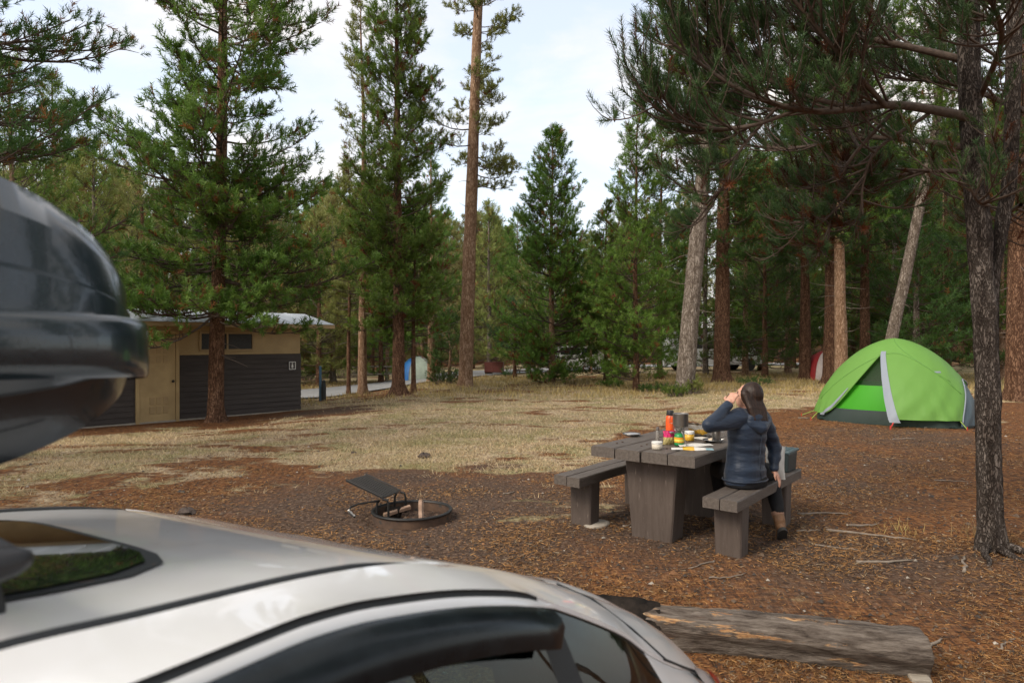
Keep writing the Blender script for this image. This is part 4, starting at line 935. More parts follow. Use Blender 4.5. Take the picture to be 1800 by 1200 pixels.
def mesh_cloth():
    m = cloth('dark_mesh', (0.02, 0.05, 0.02), .2); nt = m.node_tree; t = nt.nodes.new('ShaderNodeBsdfTransparent'); ms = nt.nodes.new('ShaderNodeMixShader'); ms.inputs[0].default_value = .45
    src = nt.nodes['Material Output'].inputs['Surface'].links[0].from_socket; nt.links.new(src, ms.inputs[1]); nt.links.new(t.outputs[0], ms.inputs[2]); nt.links.new(ms.outputs[0], nt.nodes['Material Output'].inputs['Surface']); return m
M['mesh'] = mesh_cloth()
tent_c = Vector((7.52, 13.42, .115)); tent = empty('camping_tent', tent_c, R(-41.8), 'bright green dome tent with open triangular door', 'tent')
TA_, TB_, THt = 1.40, 1.08, 1.60
def tp(phi, tau, back=False, k=1.0, bulge=True, off=0.0):
    """point of the dome: phi -90..90 deg runs left to right along the front (or back) face"""
    q = max(0.0, 1-max(0, tau)**1.75)**.60; a = TA_*q*k; b_ = TB_*q*k; n_ = 3.4-1.3*tau
    s = math.sin(R(phi)); x = a*s; y = -b_*(max(0, 1-abs(s)**n_))**(1/n_)
    if back: y = -y
    if bulge and not back: y -= .30*math.exp(-((x-.18)/.62)**2)*max(0, 1-tau/.8)**1.3*(1 if k > .97 else 0)
    # panels sag a little between the poles
    sag = .035*math.sin(math.pi*min(1, tau*1.1))*math.sin(R(phi)*2)**2; x *= 1-sag; y *= 1-sag
    z = THt*tau*k
    if k > .97:   # tension folds rising from the hem and running to the stakes
        w_ = .020*max(0, 1-tau/.6)**1.3*math.sin(R(phi)*31+tau*9)*(.5+.5*math.sin(R(phi)*7+2))+.011*max(0, 1-tau/.95)*math.sin(R(phi)*17-tau*23+1); x *= 1+w_*.8; y *= 1+w_
    if off:
        r = Vector((x, y, .4*z)).normalized(); x += r.x*off; y += r.y*off; z += r.z*off
    return (x, y, z)
def phi_at(x, tau):
    q = max(1e-4, 1-tau**1.75)**.60*TA_; return math.degrees(math.asin(max(-1, min(1, x/q))))
TD = .80
def hem(phi): return .075+.03*math.cos(R(phi)*4+1.0)*.6
def lerp(a, b, t): return a+(b-a)*t
def xl(tau): 
    f_ = min(1, max(0, (tau-.08)/(TD-.08))); return lerp(-1.03, -.13, f_**.80)
def xr(tau):
    f_ = min(1, max(0, (tau-.05)/(TD-.05))); return lerp(.22, -.115, f_**.85)
def phE(tau): return 90 if tau > .52 else 63+27*(tau/.52)**1.6
NR = 40
def patch(pa, pb, t0, t1, nphi, nr=NR, back=False, k=1.0, off=0.0, hemmed=False):
    rows = []
    for j in range(nr+1):
        row = []
        for i in range(nphi+1):
            tau = lerp(t0, t1, j/nr); a_, b_ = pa(tau), pb(tau); ph = lerp(a_, b_, i/nphi)
            if hemmed: tau = lerp(hem(ph), t1, j/nr); 
            row.append(tp(ph, tau, back, k, True, off))
        rows.append(row)
    return MB().grid(np.array(rows))
b = patch(lambda t: -90, lambda t: phi_at(xl(t), t), .08, TD, 18); b.build('left_fly_panel', M['fly'], tent, True)
b = patch(lambda t: phi_at(xr(t), t), lambda t: phE(t), .085, TD, 26); b.build('right_fly_panel', M['fly'], tent, True)
b = patch(lambda t: -90, lambda t: 90, TD, .9995, 48, 24); b.build('top_fly_panel', M['fly'], tent, True)
b = patch(lambda t: -90, lambda t: 90, .52, .9995, 40, 34, True); b.build('rear_fly_panel', M['fly'], tent, True)
b = patch(lambda t: -90, lambda t: lerp(20, 90, (t/.52)**1.6), .08, .52, 30, 24, True); b.build('rear_fly_panel', M['fly'], tent, True)
b = patch(lambda t: phE(t)-.5, lambda t: 90, .02, .52, 10, 24, False, .985); b.build('side_panel', M['slate'], tent, True)
b = patch(lambda t: lerp(20, 90, (t/.52)**1.6)-1, lambda t: 90, .02, .52, 14, 24, True, .985); b.build('side_panel', M['slate'], tent, True)
# brow over the side panel
br2 = [tp(phE(t), t, False, 1, True, .012) for t in np.linspace(.06, .52, 16)]+[tp(lerp(20, 90, (t/.52)**1.6), t, True, 1, True, .012) for t in np.linspace(.52, .08, 16)]
MB().tube(br2, .012, 6).build('side_piping', M['trim'], tent, True)
# zip trims of the door
def strip(xf, w0, w1, t0, t1, off, mat, nm):
    rows = []
    for j in range(25):
        t = lerp(t0, t1, j/24); w = lerp(w0, w1, j/24); rows.append([tp(phi_at(xf(t)+w*i/3, t), t, False, 1, True, off) for i in range(4)])
    return MB().grid(np.array(rows)).build(nm, mat, tent, True)
strip(xr, .17, .085, .05, TD+.035, .016, M['trim'], 'door_trim'); strip(lambda t: xl(t)-.09*(1-t), .08, .02, .06, .40, .014, M['trim'], 'door_flap_edge')
# rolled edge of the door flap and pole arcs
MB().tube([tp(phi_at(xl(t), t), t, False, 1, True, -.005) for t in np.linspace(.09, TD, 20)], .012, 6).build('door_hem', M['fly'], tent, True)
for ph0, ph1, pk_ in ((-58, 40, .80), (40, -10, .86)):
    pts = [tp(lerp(ph0, ph1, s), .10+pk_*math.sin(math.pi*.5*min(1, s*1.25)) if s < .8 else .10+pk_, False, 1, True, .004) for s in np.linspace(0, 1, 26)]
arc = [tp(lerp(-62, 72, s), .16+.66*math.sin(math.pi*lerp(.02, .93, s))**.75, False, 1, True, .003) for s in np.linspace(0, 1, 40)]
arcs = [p for p in arc]
M['seam'] = mat_simple('green_seam', (0.13, 0.32, 0.06), .6)
MB().tube(arcs, .007, 5).build('pole_seam', M['seam'], tent, True)
arc2 = [tp(lerp(8, 66, s), lerp(.985, .50, s), False, 1, True, .003) for s in np.linspace(0, 1, 20)]; MB().tube(arc2, .006, 5).build('pole_seam', M['seam'], tent, True)
# inner tent: tub, fabric, netting
def ring_patch(t0, t1, k, mat, nm, nr=8):
    MB().grid(np.array([[tp(-90+180*i/40, lerp(t0, t1, j/nr), False, k, False) for i in range(41)] for j in range(nr+1)])).build(nm, mat, tent, True)
    MB().grid(np.array([[tp(-90+180*i/40, lerp(t0, t1, j/nr), True, k, False) for i in range(41)] for j in range(nr+1)])).build(nm, mat, tent, True)
ring_patch(-.01, .16, .955, M['tub'], 'floor_tub'); ring_patch(.16, .47, .93, M['inner'], 'inner_wall'); ring_patch(.47, .99, .93, M['mesh'], 'inner_netting', 14)
MB().grid(np.array([[(x*TA_*.93, y*TB_*.9, .012) for x in (-.9, 0, .9)] for y in (-.9, 0, .9)])).build('tent_floor', M['tub'], tent)
# stakes and guy lines
M['guyred'] = mat_simple('red_webbing', (0.55, 0.04, 0.03), .6); M['lime'] = mat_simple('lime_cord', (0.35, 0.5, 0.08), .6)
def local_ground(x, y):
    p = Matrix.Rotation(R(-41.8), 4, 'Z') @ Vector((x, y, 0))+tent_c; return float(gz(p.x, p.y))-tent_c.z
fp = Vector(tp(phi_at(.28, .05), .05)); sx_, sy_ = fp.x+.02, fp.y-.28
MB().tube([fp, (sx_, sy_, local_ground(sx_, sy_)+.03)], .012, 6).build('guy_strap', M['guyred'], tent); MB().tube([(sx_, sy_-.02, local_ground(sx_, sy_)-.05), (sx_, sy_+.0, local_ground(sx_, sy_)+.07)], .012, 6).build('stake', M['guyred'], tent)
for (ph, dx, dy) in ((-86, -.28, -.12), (62, .12, -.14), (-60, -.05, -.25)):
    q = Vector(tp(ph, .08)); g_ = local_ground(q.x+dx, q.y+dy)
    MB().tube([q, (q.x+dx, q.y+dy, g_+.02)], .006, 5).build('guy_line', M['lime'], tent); MB().tube([(q.x+dx, q.y+dy, g_-.05), (q.x+dx, q.y+dy, g_+.06)], .008, 5).build('stake', M['guyred'], tent)
# small print on the right shoulder
MB().grid(np.array([[tp(52+i*2.2, .60+j*.018, False, 1, True, .006) for i in range(5)] for j in range(2)])).build('print_mark', M['trim'], tent, True)
# ------------------------------------------------------------------ the white car
def car_paint():
    m, nt, b = new_mat('white_car_paint'); N = nt.nodes; L = nt.links
    b.inputs['Base Color'].default_value = (0.70, 0.70, 0.71, 1); b.inputs['Coat Weight'].default_value = 1.0; b.inputs['Coat Roughness'].default_value = 0.04
    t = N.new('ShaderNodeTexCoord'); n = N.new('ShaderNodeTexNoise'); n.inputs['Scale'].default_value = 14; n.inputs['Detail'].default_value = 6; L.new(t.outputs['Object'], n.inputs['Vector'])
    mr = N.new('ShaderNodeMapRange'); mr.inputs[3].default_value = .28; mr.inputs[4].default_value = .5; L.new(n.outputs['Fac'], mr.inputs[0]); L.new(mr.outputs[0], b.inputs['Roughness'])
    n2 = N.new('ShaderNodeTexNoise'); n2.inputs['Scale'].default_value = 5; n2.inputs['Detail'].default_value = 8; L.new(t.outputs['Object'], n2.inputs['Vector'])
    r = N.new('ShaderNodeValToRGB'); r.color_ramp.elements[0].position = .3; r.color_ramp.elements[1].position = .6; r.color_ramp.elements[0].color = (.74, .735, .72, 1); r.color_ramp.elements[1].color = (.82, .82, .82, 1)
    L.new(n2.outputs['Fac'], r.inputs[0]); L.new(r.outputs[0], b.inputs['Base Color']); return m
def car_glass():
    m, nt, b = new_mat('tinted_glass'); N = nt.nodes; L = nt.links
    gl = N.new('ShaderNodeBsdfGlossy'); gl.inputs['Roughness'].default_value = .02; tr = N.new('ShaderNodeBsdfTransparent'); tr.inputs['Color'].default_value = (.07, .15, .15, 1)
    fr = N.new('ShaderNodeFresnel'); fr.inputs['IOR'].default_value = 1.5; ms = N.new('ShaderNodeMixShader'); L.new(fr.outputs[0], ms.inputs[0]); L.new(tr.outputs[0], ms.inputs[1]); L.new(gl.outputs[0], ms.inputs[2])
    df = N.new('ShaderNodeBsdfDiffuse'); df.inputs['Color'].default_value = (.16, .2, .2, 1); ms2 = N.new('ShaderNodeMixShader')
    t = N.new('ShaderNodeTexCoord'); n = N.new('ShaderNodeTexNoise'); n.inputs['Scale'].default_value = 22; n.inputs['Detail'].default_value = 6; L.new(t.outputs['Object'], n.inputs['Vector'])
    r = N.new('ShaderNodeValToRGB'); r.color_ramp.elements[0].position = .5; r.color_ramp.elements[1].position = .85; r.color_ramp.elements[1].color = (.14, .14, .14, 1); L.new(n.outputs['Fac'], r.inputs[0])
    L.new(r.outputs[0], ms2.inputs[0]); L.new(ms.outputs[0], ms2.inputs[1]); L.new(df.outputs[0], ms2.inputs[2]); L.new(ms2.outputs[0], N['Material Output'].inputs['Surface']); return m
M['paint'] = car_paint(); M['cglass'] = car_glass()
M['sunroof'] = pm('sunroof_glass', (0.008, 0.012, 0.013), (0.012, 0.016, 0.016), 4, .03, spec=.7)
M['visor'] = pm('smoked_visor', (0.006, 0.009, 0.011), (0.012, 0.017, 0.020), 16, .12, rough2=.30, spec=.22, speck=(26, .69, (.05, .075, .08)))
M['rubber'] = mat_simple('black_rubber', (0.012, 0.015, 0.017), .6); M['seat'] = mat_simple('grey_upholstery', (0.045, 0.045, 0.05), .9, scale=30); M['pillar'] = mat_simple('brown_pillar_trim', (0.055, 0.030, 0.022), .6)
M['lampred'] = mat_simple('red_lens', (0.35, 0.012, 0.012), .12, coat=1); M['lampclear'] = mat_simple('clear_lens', (0.42, 0.42, 0.42), .1, coat=1)
phi_c, rho_c, cv_c = R(52), R(4), 1.30
Uc = Vector((math.cos(phi_c), math.sin(phi_c), 0)); Vc0 = Vector((math.sin(phi_c), -math.cos(phi_c), 0)); Zw = Vector((0, 0, 1))
Vc = Vc0*math.cos(rho_c)+Zw*math.sin(rho_c); Zc = Zw*math.cos(rho_c)-Vc0*math.sin(rho_c)
CZ = 1.70
car = empty('parked_car', (0, 0, 0), 0, 'white hatchback car in the foreground seen over its roof', 'car')
car.rotation_euler = Matrix((Uc, -Vc, Zc)).transposed().to_euler(); car.location = Vector((0, 0, CAM_Z))-Vc*cv_c-Zc*CZ
def cub(xs, ys, x):
    """smooth monotone interpolation"""
    xs, ys = np.array(xs, float), np.array(ys, float); x = np.asarray(x, float); h = np.diff(xs); d = np.diff(ys)/h
    m = np.zeros(len(xs)); m[0], m[-1] = d[0], d[-1]
    for i in range(1, len(xs)-1):
        if d[i-1]*d[i] > 0: w1, w2 = 2*h[i]+h[i-1], h[i]+2*h[i-1]; m[i] = (w1+w2)/(w1/d[i-1]+w2/d[i])
    i = np.clip(np.searchsorted(xs, x)-1, 0, len(xs)-2); t = (x-xs[i])/h[i]
    return ((1+2*t)*(1-t)**2)*ys[i]+t*(1-t)**2*h[i]*m[i]+t*t*(3-2*t)*ys[i+1]+t*t*(t-1)*h[i]*m[i+1]
kd = dict(u=[-2.55, -2.4, -2.0, -1.5, -1.15, -.9, -.55, -.3, 0, .2, .3, .394, .494, .607, .71, .83, .96, 1.15, 1.33, 1.5, 1.65, 1.72, 1.75],
          z=[-1.08, -.93, -.86, -.79, -.75, -.55, -.285, -.237, -.221, -.223, -.230, -.238, -.247, -.262, -.281, -.314, -.358, -.437, -.52, -.61, -.73, -.86, -1.0],
          v=[.45, .5, .55, .58, .60, .58, .55, .54, .533, .53, .53, .522, .513, .502, .493, .482, .471, .453, .44, .43, .43, .44, .45])
kc = dict(u=[-2.55, -1.9, -1.15, -.55, -.3, .1, .4, .74, 1.0, 1.2, 1.5, 1.75], c=[.03, .05, .05, .035, .022, .012, .005, .0, -.002, .0, .006, .02])
kt = dict(u=[-2.55, -2.4, -1.5, -1.15, -.9, -.55, -.3, 0, .27, .417, .493, .584, .67, .77, .858, .906, 1.03, 1.157, 1.226, 1.35, 1.57, 1.65, 1.75],
          v=[.60, .68, .75, .745, .72, .69, .672, .665, .660, .653, .648, .643, .638, .632, .627, .626, .630, .635, .636, .63, .593, .585, .55],
          z=[-1.11, -.96, -.82, -.78, -.60, -.335, -.27, -.254, -.250, -.249, -.255, -.271, -.290, -.318, -.348, -.373, -.437, -.510, -.561, -.635, -.75, -.82, -1.02])
kb_ = dict(u=[-2.55, -2.4, -1.5, -1.15, 0, .8, 1.22, 1.35, 1.57, 1.75], v=[.64, .72, .80, .81, .80, .78, .73, .71, .66, .59], z=[-1.15, -1.0, -.88, -.86, -.83, -.79, -.75, -.78, -.86, -1.08])
kw = dict(u=[-2.55, -2.35, -1.9, -1.2, 0, 1.0, 1.45, 1.65, 1.75], w=[.66, .80, .87, .88, .885, .88, .85, .80, .72])
keyu = [-1.15, -.55, -.62, .75, .87, .94, 1.226, 1.05, 1.5]
ust = np.array(sorted(set([round(x, 3) for x in np.concatenate([np.linspace(-2.55, -.5, 34), np.linspace(-.45, 1.35, 72), np.linspace(1.37, 1.75, 22)])]+keyu)))
def section(u):
    zd = float(cub(kd['u'], kd['z'], u)); vd = float(cub(kd['u'], kd['v'], u)); c = float(cub(kc['u'], kc['c'], u)); vt = float(cub(kt['u'], kt['v'], u)); zt = float(cub(kt['u'], kt['z'], u))
    vb = float(cub(kb_['u'], kb_['v'], u)); zb = float(cub(kb_['u'], kb_['z'], u)); w = float(cub(kw['u'], kw['w'], u))
    pts = []; fk = 1-float(sst(.84, .95, u))
    for i in range(11): s = i/10; pts.append((vd*s, zd+c*(1-s**2.4)))
    g = .011*float(sst(-.62, -.5, u))*(1-float(sst(.68, .85, u)))
    pts += [(vd+.004, zd-g*1.6), (vd+.020, zd-g*1.6), (vd+.026, zd+.002-.3*(.011-g))]           # 11..13 roof seam
    p0, p2 = (vd+.026, zd+.001), (vt, zt); p1 = (vd+.64*(vt-vd), zd-.008+.10*(zt-zd))
    for i in range(1, 7): s = i/6; pts.append(((1-s)**2*p0[0]+2*s*(1-s)*p1[0]+s*s*p2[0], (1-s)**2*p0[1]+2*s*(1-s)*p1[1]+s*s*p2[1]))   # 14..19
    pts += [(vt-.003*fk, zt-.002-.004*fk), (vt+.004*fk, zt-.003-.007*fk)]                                            # 20,21 door gap
    fr_ = .004+.006*fk
    pts += [(vt+.008*fk+(vb-vt)*.02*fk, zt-.004-.008*fk-fr_*.5), (vt+.006*fk+(vb-vt)*.04*fk, zt-.004-.008*fk-fr_)]          # 22,23 door frame
    za = zt-.005-.008*fk-fr_; va = vt-.004+(vb-vt)*.04*fk
    for i in range(0, 7): s = i/6; pts.append((va+(vb-va)*s+.012*math.sin(math.pi*s), za+(zb-za)*s))   # 24..30 glass
    pts += [(vb+.012, zb-.012), (w-.025, min(zb-.05, zb-.06)), (w, zb-.16), (w+.004, min(-1.2, zb-.25)), (w-.03, min(-1.42, zb-.3)), (w-.05, -1.56), (w-.22, -1.60)]  # 31..37
    return [(v, z+CZ) for v, z in pts]
SEC = np.array([section(u) for u in ust]); NP_ = SEC.shape[1]
def quad_sets(test, sides=(1, -1)):
    out = MB(); vid = {}
    def vv(i, j, s):
        k = (i, j, s)
        if k not in vid: vid[k] = len(out.v); out.v.append((ust[i], -s*SEC[i, j, 0], SEC[i, j, 1]))
        return vid[k]
    for s in sides:
        for i in range(len(ust)-1):
            um = (ust[i]+ust[i+1])/2
            for j in range(NP_-1):
                if test(um, j):
                    q = [vv(i, j, s), vv(i+1, j, s), vv(i+1, j+1, s), vv(i, j+1, s)]; out.f.append(tuple(q if s < 0 else q[::-1]))
    return out
def kind(u, j):
    if 11 <= j <= 12 and -.55 < u < .74: return 'seam'
    if 24 <= j <= 29 and -1.0 < u < 1.226:
        if .87 < u < .94: return 'post'
        if -.20 < u < -.12: return 'post2'
        return 'quarter' if u > .94 else ('rear' if u > -.12 else 'front')
    if 19 <= j <= 20 and -.8 < u < .90: return 'gap'
    if j <= 9 and -1.15 < u < -.60: return 'windscreen'
    if j <= 8 and 1.05 < u < 1.50: return 'backlight'
    return 'body'
def carpart(k, name, mat, ang=None):
    if k in ('body', 'windscreen', 'backlight'): return quad_sets(lambda u, j: kind(u, j) == k).build(name, mat, car, ang is None, ang)
    for s in (1, -1): quad_sets(lambda u, j: kind(u, j) == k, (s,)).build(name, mat, car, ang is None, ang)
carpart('body', 'body', M['paint'], 38); carpart('seam', 'roof_seam', M['rubber']); [MB().tube([(u, -s_*(float(cub(kd['u'], kd['v'], u))+.012), float(cub(kd['u'], kd['z'], u))+CZ-.002) for u in np.linspace(-.55, .74, 40)], [.0085*min(1, (.76-u)*7) for u in np.linspace(-.55, .74, 40)], 8).build('roof_moulding', M['rubber'], car, True) for s_ in (1, -1)]; carpart('gap', 'door_gap', M['rubber']); carpart('post', 'window_post', M['rubber']); carpart('post2', 'window_post', M['rubber']); 
carpart('front', 'front_side_window', M['cglass']); carpart('rear', 'rear_side_window', M['cglass']); carpart('quarter', 'quarter_window', M['cglass']); carpart('windscreen', 'windscreen', M['cglass']); carpart('backlight', 'rear_window', M['cglass'])
def roof_z(u, v):
    zd = float(cub(kd['u'], kd['z'], u)); vd = float(cub(kd['u'], kd['v'], u)); c = float(cub(kc['u'], kc['c'], u)); return zd+c*(1-min(1, abs(v)/vd)**2.4)+CZ
# sunroof with rounded corners, black surround
def rpatch(u0, u1, hv, rad, off, name, mat, parent):
    n = 44; rim = []; uc, hu = (u0+u1)/2, (u1-u0)/2
    b = MB()
    rows = []
    for k in range(9):
        f = k/8; row = []
        for i in range(n):
            a = 2*math.pi*i/n; c, s = math.cos(a), math.sin(a); e = 6
            q = (abs(c)**e+abs(s)**e)**(-1/e); u = uc+hu*f*c*q; v = hv*f*s*q; row.append((u, -v, roof_z(u, v)+off))
        rows.append(row)
    b.grid(np.array(rows), closed=True); return b.build(name, mat, parent, True)
rpatch(-.52, .475, .395, .1, .003, 'sunroof_surround', M['rubber'], car); rpatch(-.505, .457, .375, .1, .006, 'sunroof_glass', M['sunroof'], car)
# rain visors over the door windows (both sides)
for s in (1, -1):
    rows = []
    for u in np.linspace(-.62, .90, 56):
        i_ = np.array([float(cub(ust, SEC[:, 23, k], u)) for k in (0, 1)]); dn = np.array([float(cub(ust, SEC[:, 30, k], u)) for k in (0, 1)]); dv = (dn-i_)/np.linalg.norm(dn-i_)
        hgt = .066*min(1, .25+(u+.62)*6)*min(1, (.905-u)*16+.55); row = []
        for q, o in ((0, .004), (.15, .020), (.45, .030), (.8, .031), (1.0, .026)):
            p = i_+dv*hgt*q; row.append((u, -s*(p[0]+o), p[1]+o*.25))
        rows.append(row)
    MB().grid(np.array(rows)).build('rain_visor', M['visor'], car, True)
# hatch seam, spoiler corner, tail lamp, wiper
def on_side(u, j, off=0.004, s=1):
    p = np.array([float(cub(ust, SEC[:, int(j), k], u))*(1-(j-int(j)))+float(cub(ust, SEC[:, min(NP_-1, int(j)+1), k], u))*(j-int(j)) for k in (0, 1)]); return (u, -s*(p[0]+off), p[1]+off*.6)
for s in (1, -1):
    MB().tube([on_side(u, j, .001, s) for u, j in ((1.16, 12.5), (1.20, 15), (1.24, 17.5), (1.31, 19.5))], .0035, 6).build('hatch_gap', M['rubber'], car)
    MB().tube([on_side(u, j, .0005, s) for u, j in ((1.31, 19.5), (1.42, 20), (1.53, 21), (1.60, 24))], .003, 6).build('hatch_gap', M['rubber'], car)
    rows = [[on_side(lerp(1.48, 1.64, a/5)+.04*(b_/6), lerp(19, 30, b_/6), .010+.014*math.sin(math.pi*a/5)*math.sin(math.pi*b_/6), s) for b_ in range(7)] for a in range(6)]
    MB().grid(np.array(rows)).build('tail_lamp', M['lampclear'], car, True)
    rows = [[on_side(lerp(1.54, 1.63, a/4)+.04*(b_/5), lerp(21, 27, b_/5), .026+.008*math.sin(math.pi*a/4)*math.sin(math.pi*b_/5), s) for b_ in range(6)] for a in range(5)]
    MB().grid(np.array(rows)).build('tail_lens', M['lampred'], car, True)
    # spoiler corner fin over the hatch
    rows = []
    for u in np.linspace(1.12, 1.44, 10):
        f = (u-1.12)/.32; v0 = float(cub(kd['u'], kd['v'], u)); z0 = float(cub(kd['u'], kd['z'], u))+CZ; h_ = .004+.012*math.sin(math.pi*min(1, f*.92))
        rows.append([(u, -s*(v0-.16), z0+.002), (u, -s*(v0-.10), z0+h_*.8), (u, -s*(v0-.03), z0+h_), (u, -s*(v0+.015), z0+h_*.5), (u, -s*(v0+.035), z0-.004)])
    MB().grid(np.array(rows)).build('spoiler_corner', M['paint'], car, True)
# underbody, wheels and interior
b = MB(); b.box((-.4, 0, .20), (4.0, 1.30, .06)); b.build('underbody', M['rubber'], car)
for u in (-1.72, .95):
    for s in (1, -1):
        wl = MB().lathe([(.19, -.10), (.29, -.105), (.315, -.08), (.32, 0), (.315, .08), (.29, .105), (.19, .10)], (u, -s*.79, .315), 28, Euler((R(90), 0, 0)).to_matrix()).build('wheel', M['tyre'], car, True)
        MB().lathe([(.02, .09), (.06, .10), (.17, .085), (.195, .10), (.20, .07), (.02, .06)], (u, -s*.79, .315), 24, Euler((R(90*s), 0, 0)).to_matrix()).build('hubcap', M['steel'], wl, True)
b = MB(); b.box((.12, 0, .62), (.55, 1.15, .20), bevel=.04); b.box((.47, 0, .86), (.20, 1.10, .50), (0, R(-14), 0), bevel=.05); b.build('rear_seat', M['seat'], car, True)
for v in (-.38, .38): MB().box((.57, -v, 1.14), (.11, .24, .16), bevel=.04).build('headrest', M['seat'], car, True)
for v in (-.38, .38):
    b = MB(); b.box((-.8, -v, .58), (.52, .48, .18), bevel=.05); b.box((-.47, -v, .88), (.18, .46, .60), (0, R(-12), 0), bevel=.06); b.box((-.39, -v, 1.18), (.10, .24, .16), bevel=.04); b.build('front_seat', M['seat'], car, True)
MB().box((1.1, 0, .72), (.8, 1.1, .03)).build('parcel_shelf', M['seat'], car)
for s in (1, -1): MB().tube([(.90, -s*.56, 1.22), (.93, -s*.62, .95)], [.035, .05], 8).build('inner_pillar', M['pillar'], car)
rn = np.random.default_rng(8); nn = 150; V_, C_ = [], []
for k in range(nn):
    u, v, a, l_ = rn.uniform(-.3, 1.0), rn.uniform(-.42, .45), rn.uniform(0, 6.28), rn.uniform(.012, .03); du, dv = math.cos(a), math.sin(a)
    for (q, w) in ((0, -.0006), (0, .0006), (1, 0)): uu, vv_ = u+du*l_*q-dv*w, v+dv*l_*q+du*w; V_.append(tuple(car.matrix_basis @ Vector((uu, -vv_, roof_z(uu, vv_)+.0075)))); C_.append((.20, .10, .045))
nd = obj('roof_needles', arrays_mesh('roof_needles', np.array(V_), np.arange(3*nn).reshape(nn, 3), M['litter'], False, np.array(C_))); tag(nd, 'a few dry pine needles lying on the white car roof', 'needles', None, 'stuff')
# crossbars of the roof rack
for u in (-.58, .195):
    z_ = roof_z(u, .0)+.07; pts = [(u, .50, z_-.012), (u, .3, z_), (u, 0, z_+.004), (u, -.3, z_), (u, -.50, z_-.012)]
    rows = []
    for p in pts: rows.append([(p[0]+.042*math.cos(a), p[1], p[2]+.015*math.sin(a)) for a in np.linspace(0, 2*math.pi, 16, endpoint=False)])
    b = MB(); b.grid(np.array(rows), closed=True); b.f += [tuple(range(15, -1, -1)), tuple(range(64, 80))]; xb = b.build('crossbar', M['blackp'], car, True)
    for s in (1, -1):
        MB().box((u, -s*.40, roof_z(u, .40)+.027), (.09, .07, .075), taper=.75, bevel=.012).build('bar_foot', M['blackp'], xb, True)
        MB().ell((u, -s*.503, z_-.013), (.046, .022, .018), 16).build('end_cap', M['blackp'], xb, True)

# ------------------------------------------------------------------ roof box on the rack
M['boxtop'] = pm('roof_box_lid', (0.010, 0.020, 0.026), (0.016, 0.027, 0.034), 40, .20, .0003, 220, spec=.5, coat=.5); M['boxbase'] = pm('roof_box_base', (0.006, 0.011, 0.014), (0.010, 0.016, 0.020), 40, .22, .0003, 220, spec=.5, coat=.5)  # black plastic, blue of the sky reflection tinted into the base colours
rb = empty('roof_box', (0, 0, 0), 0, 'large glossy blue-black roof box mounted on the white car', 'roof box'); rb.rotation_euler = car.rotation_euler.copy(); rb.location = car.location.copy()
VB = -.03
lid_prof = [(.332, .060), (.318, .066), (.316, .085), (.312, .132), (.292, .144), (.285, .225), (.240, .290), (.14, .326), (0, .336)]
flange = [(.318, -.024), (.334, -.018), (.340, .000), (.341, .030), (.338, .052), (.330, .062), (.316, .066)]
base_prof = [(.322, -.022), (.312, -.050), (.288, -.056), (.280, -.115), (.262, -.160), (.15, -.178), (0, -.180)]
def box_shell(prof, name, mat):
    rows = []
    for u in np.concatenate([np.linspace(-1.72, -1.2, 14), np.linspace(-1.1, .06, 10), np.linspace(.09, .538, 44)]):
        ft = max(0.0, (u-.06)/.48); ff = max(0.0, (-1.25-u)/.47)
        pl = (max(0, 1-ft**4.2))**.42*(max(0, 1-ff**2.6))**.5; hz = (max(0, 1-(ft*.93)**2.0))**.55*(max(0, 1-(ff*.985)**2.2))**.55; hb = (max(0, 1-(ft*.99)**1.9))**.62*(max(0, 1-(ff*.985)**2.2))**.5
        row = []
        for (v, z) in list(prof)+[(-v, z) for v, z in prof[::-1][1:]]:
            zz = .022+(z-.022)*(hz if z > .067 else (hb if z < -.023 else 1)); row.append((u-(0.022 if abs(v) < .33 else 0)*ft**2, -(VB+v*max(pl, .02)), zz+CZ+.046))
        rows.append(row)
    return MB().grid(np.array(rows)).build(name, mat, rb, False, 32)
box_shell(lid_prof, 'lid', M['boxtop']); box_shell(base_prof, 'base', M['boxbase'])
fl_ = []
for u in np.concatenate([np.linspace(-1.72, -1.2, 14), np.linspace(-1.1, .06, 10), np.linspace(.09, .5395, 50)]):
    ft = max(0.0, (u-.06)/.48); ff = max(0.0, (-1.25-u)/.47); pl = (max(0, 1-ft**4.2))**.42*(max(0, 1-ff**2.6))**.5
    fl_.append((u, pl))
for s in (1, -1): MB().grid(np.array([[(u, -(VB+s*v*max(pl, .02)), z+CZ+.046) for v, z in flange] for u, pl in fl_])).build('flange', M['boxtop'], rb, True)
def bezier(p, n=14):
    p = [np.array(q, float) for q in p]; t = np.linspace(0, 1, n); k = len(p)-1; i = np.minimum((t*k).astype(int), k-1); f = (t*k-i)[:, None]
    P_ = np.array(p); Pm = np.vstack([2*P_[0]-P_[1], P_, 2*P_[-1]-P_[-2]])
    a, b, c, d = Pm[i], Pm[i+1], Pm[i+2], Pm[i+3]
    return .5*((2*b)+(-a+c)*f+(2*a-5*b+4*c-d)*f**2+(-a+3*b-3*c+d)*f**3)
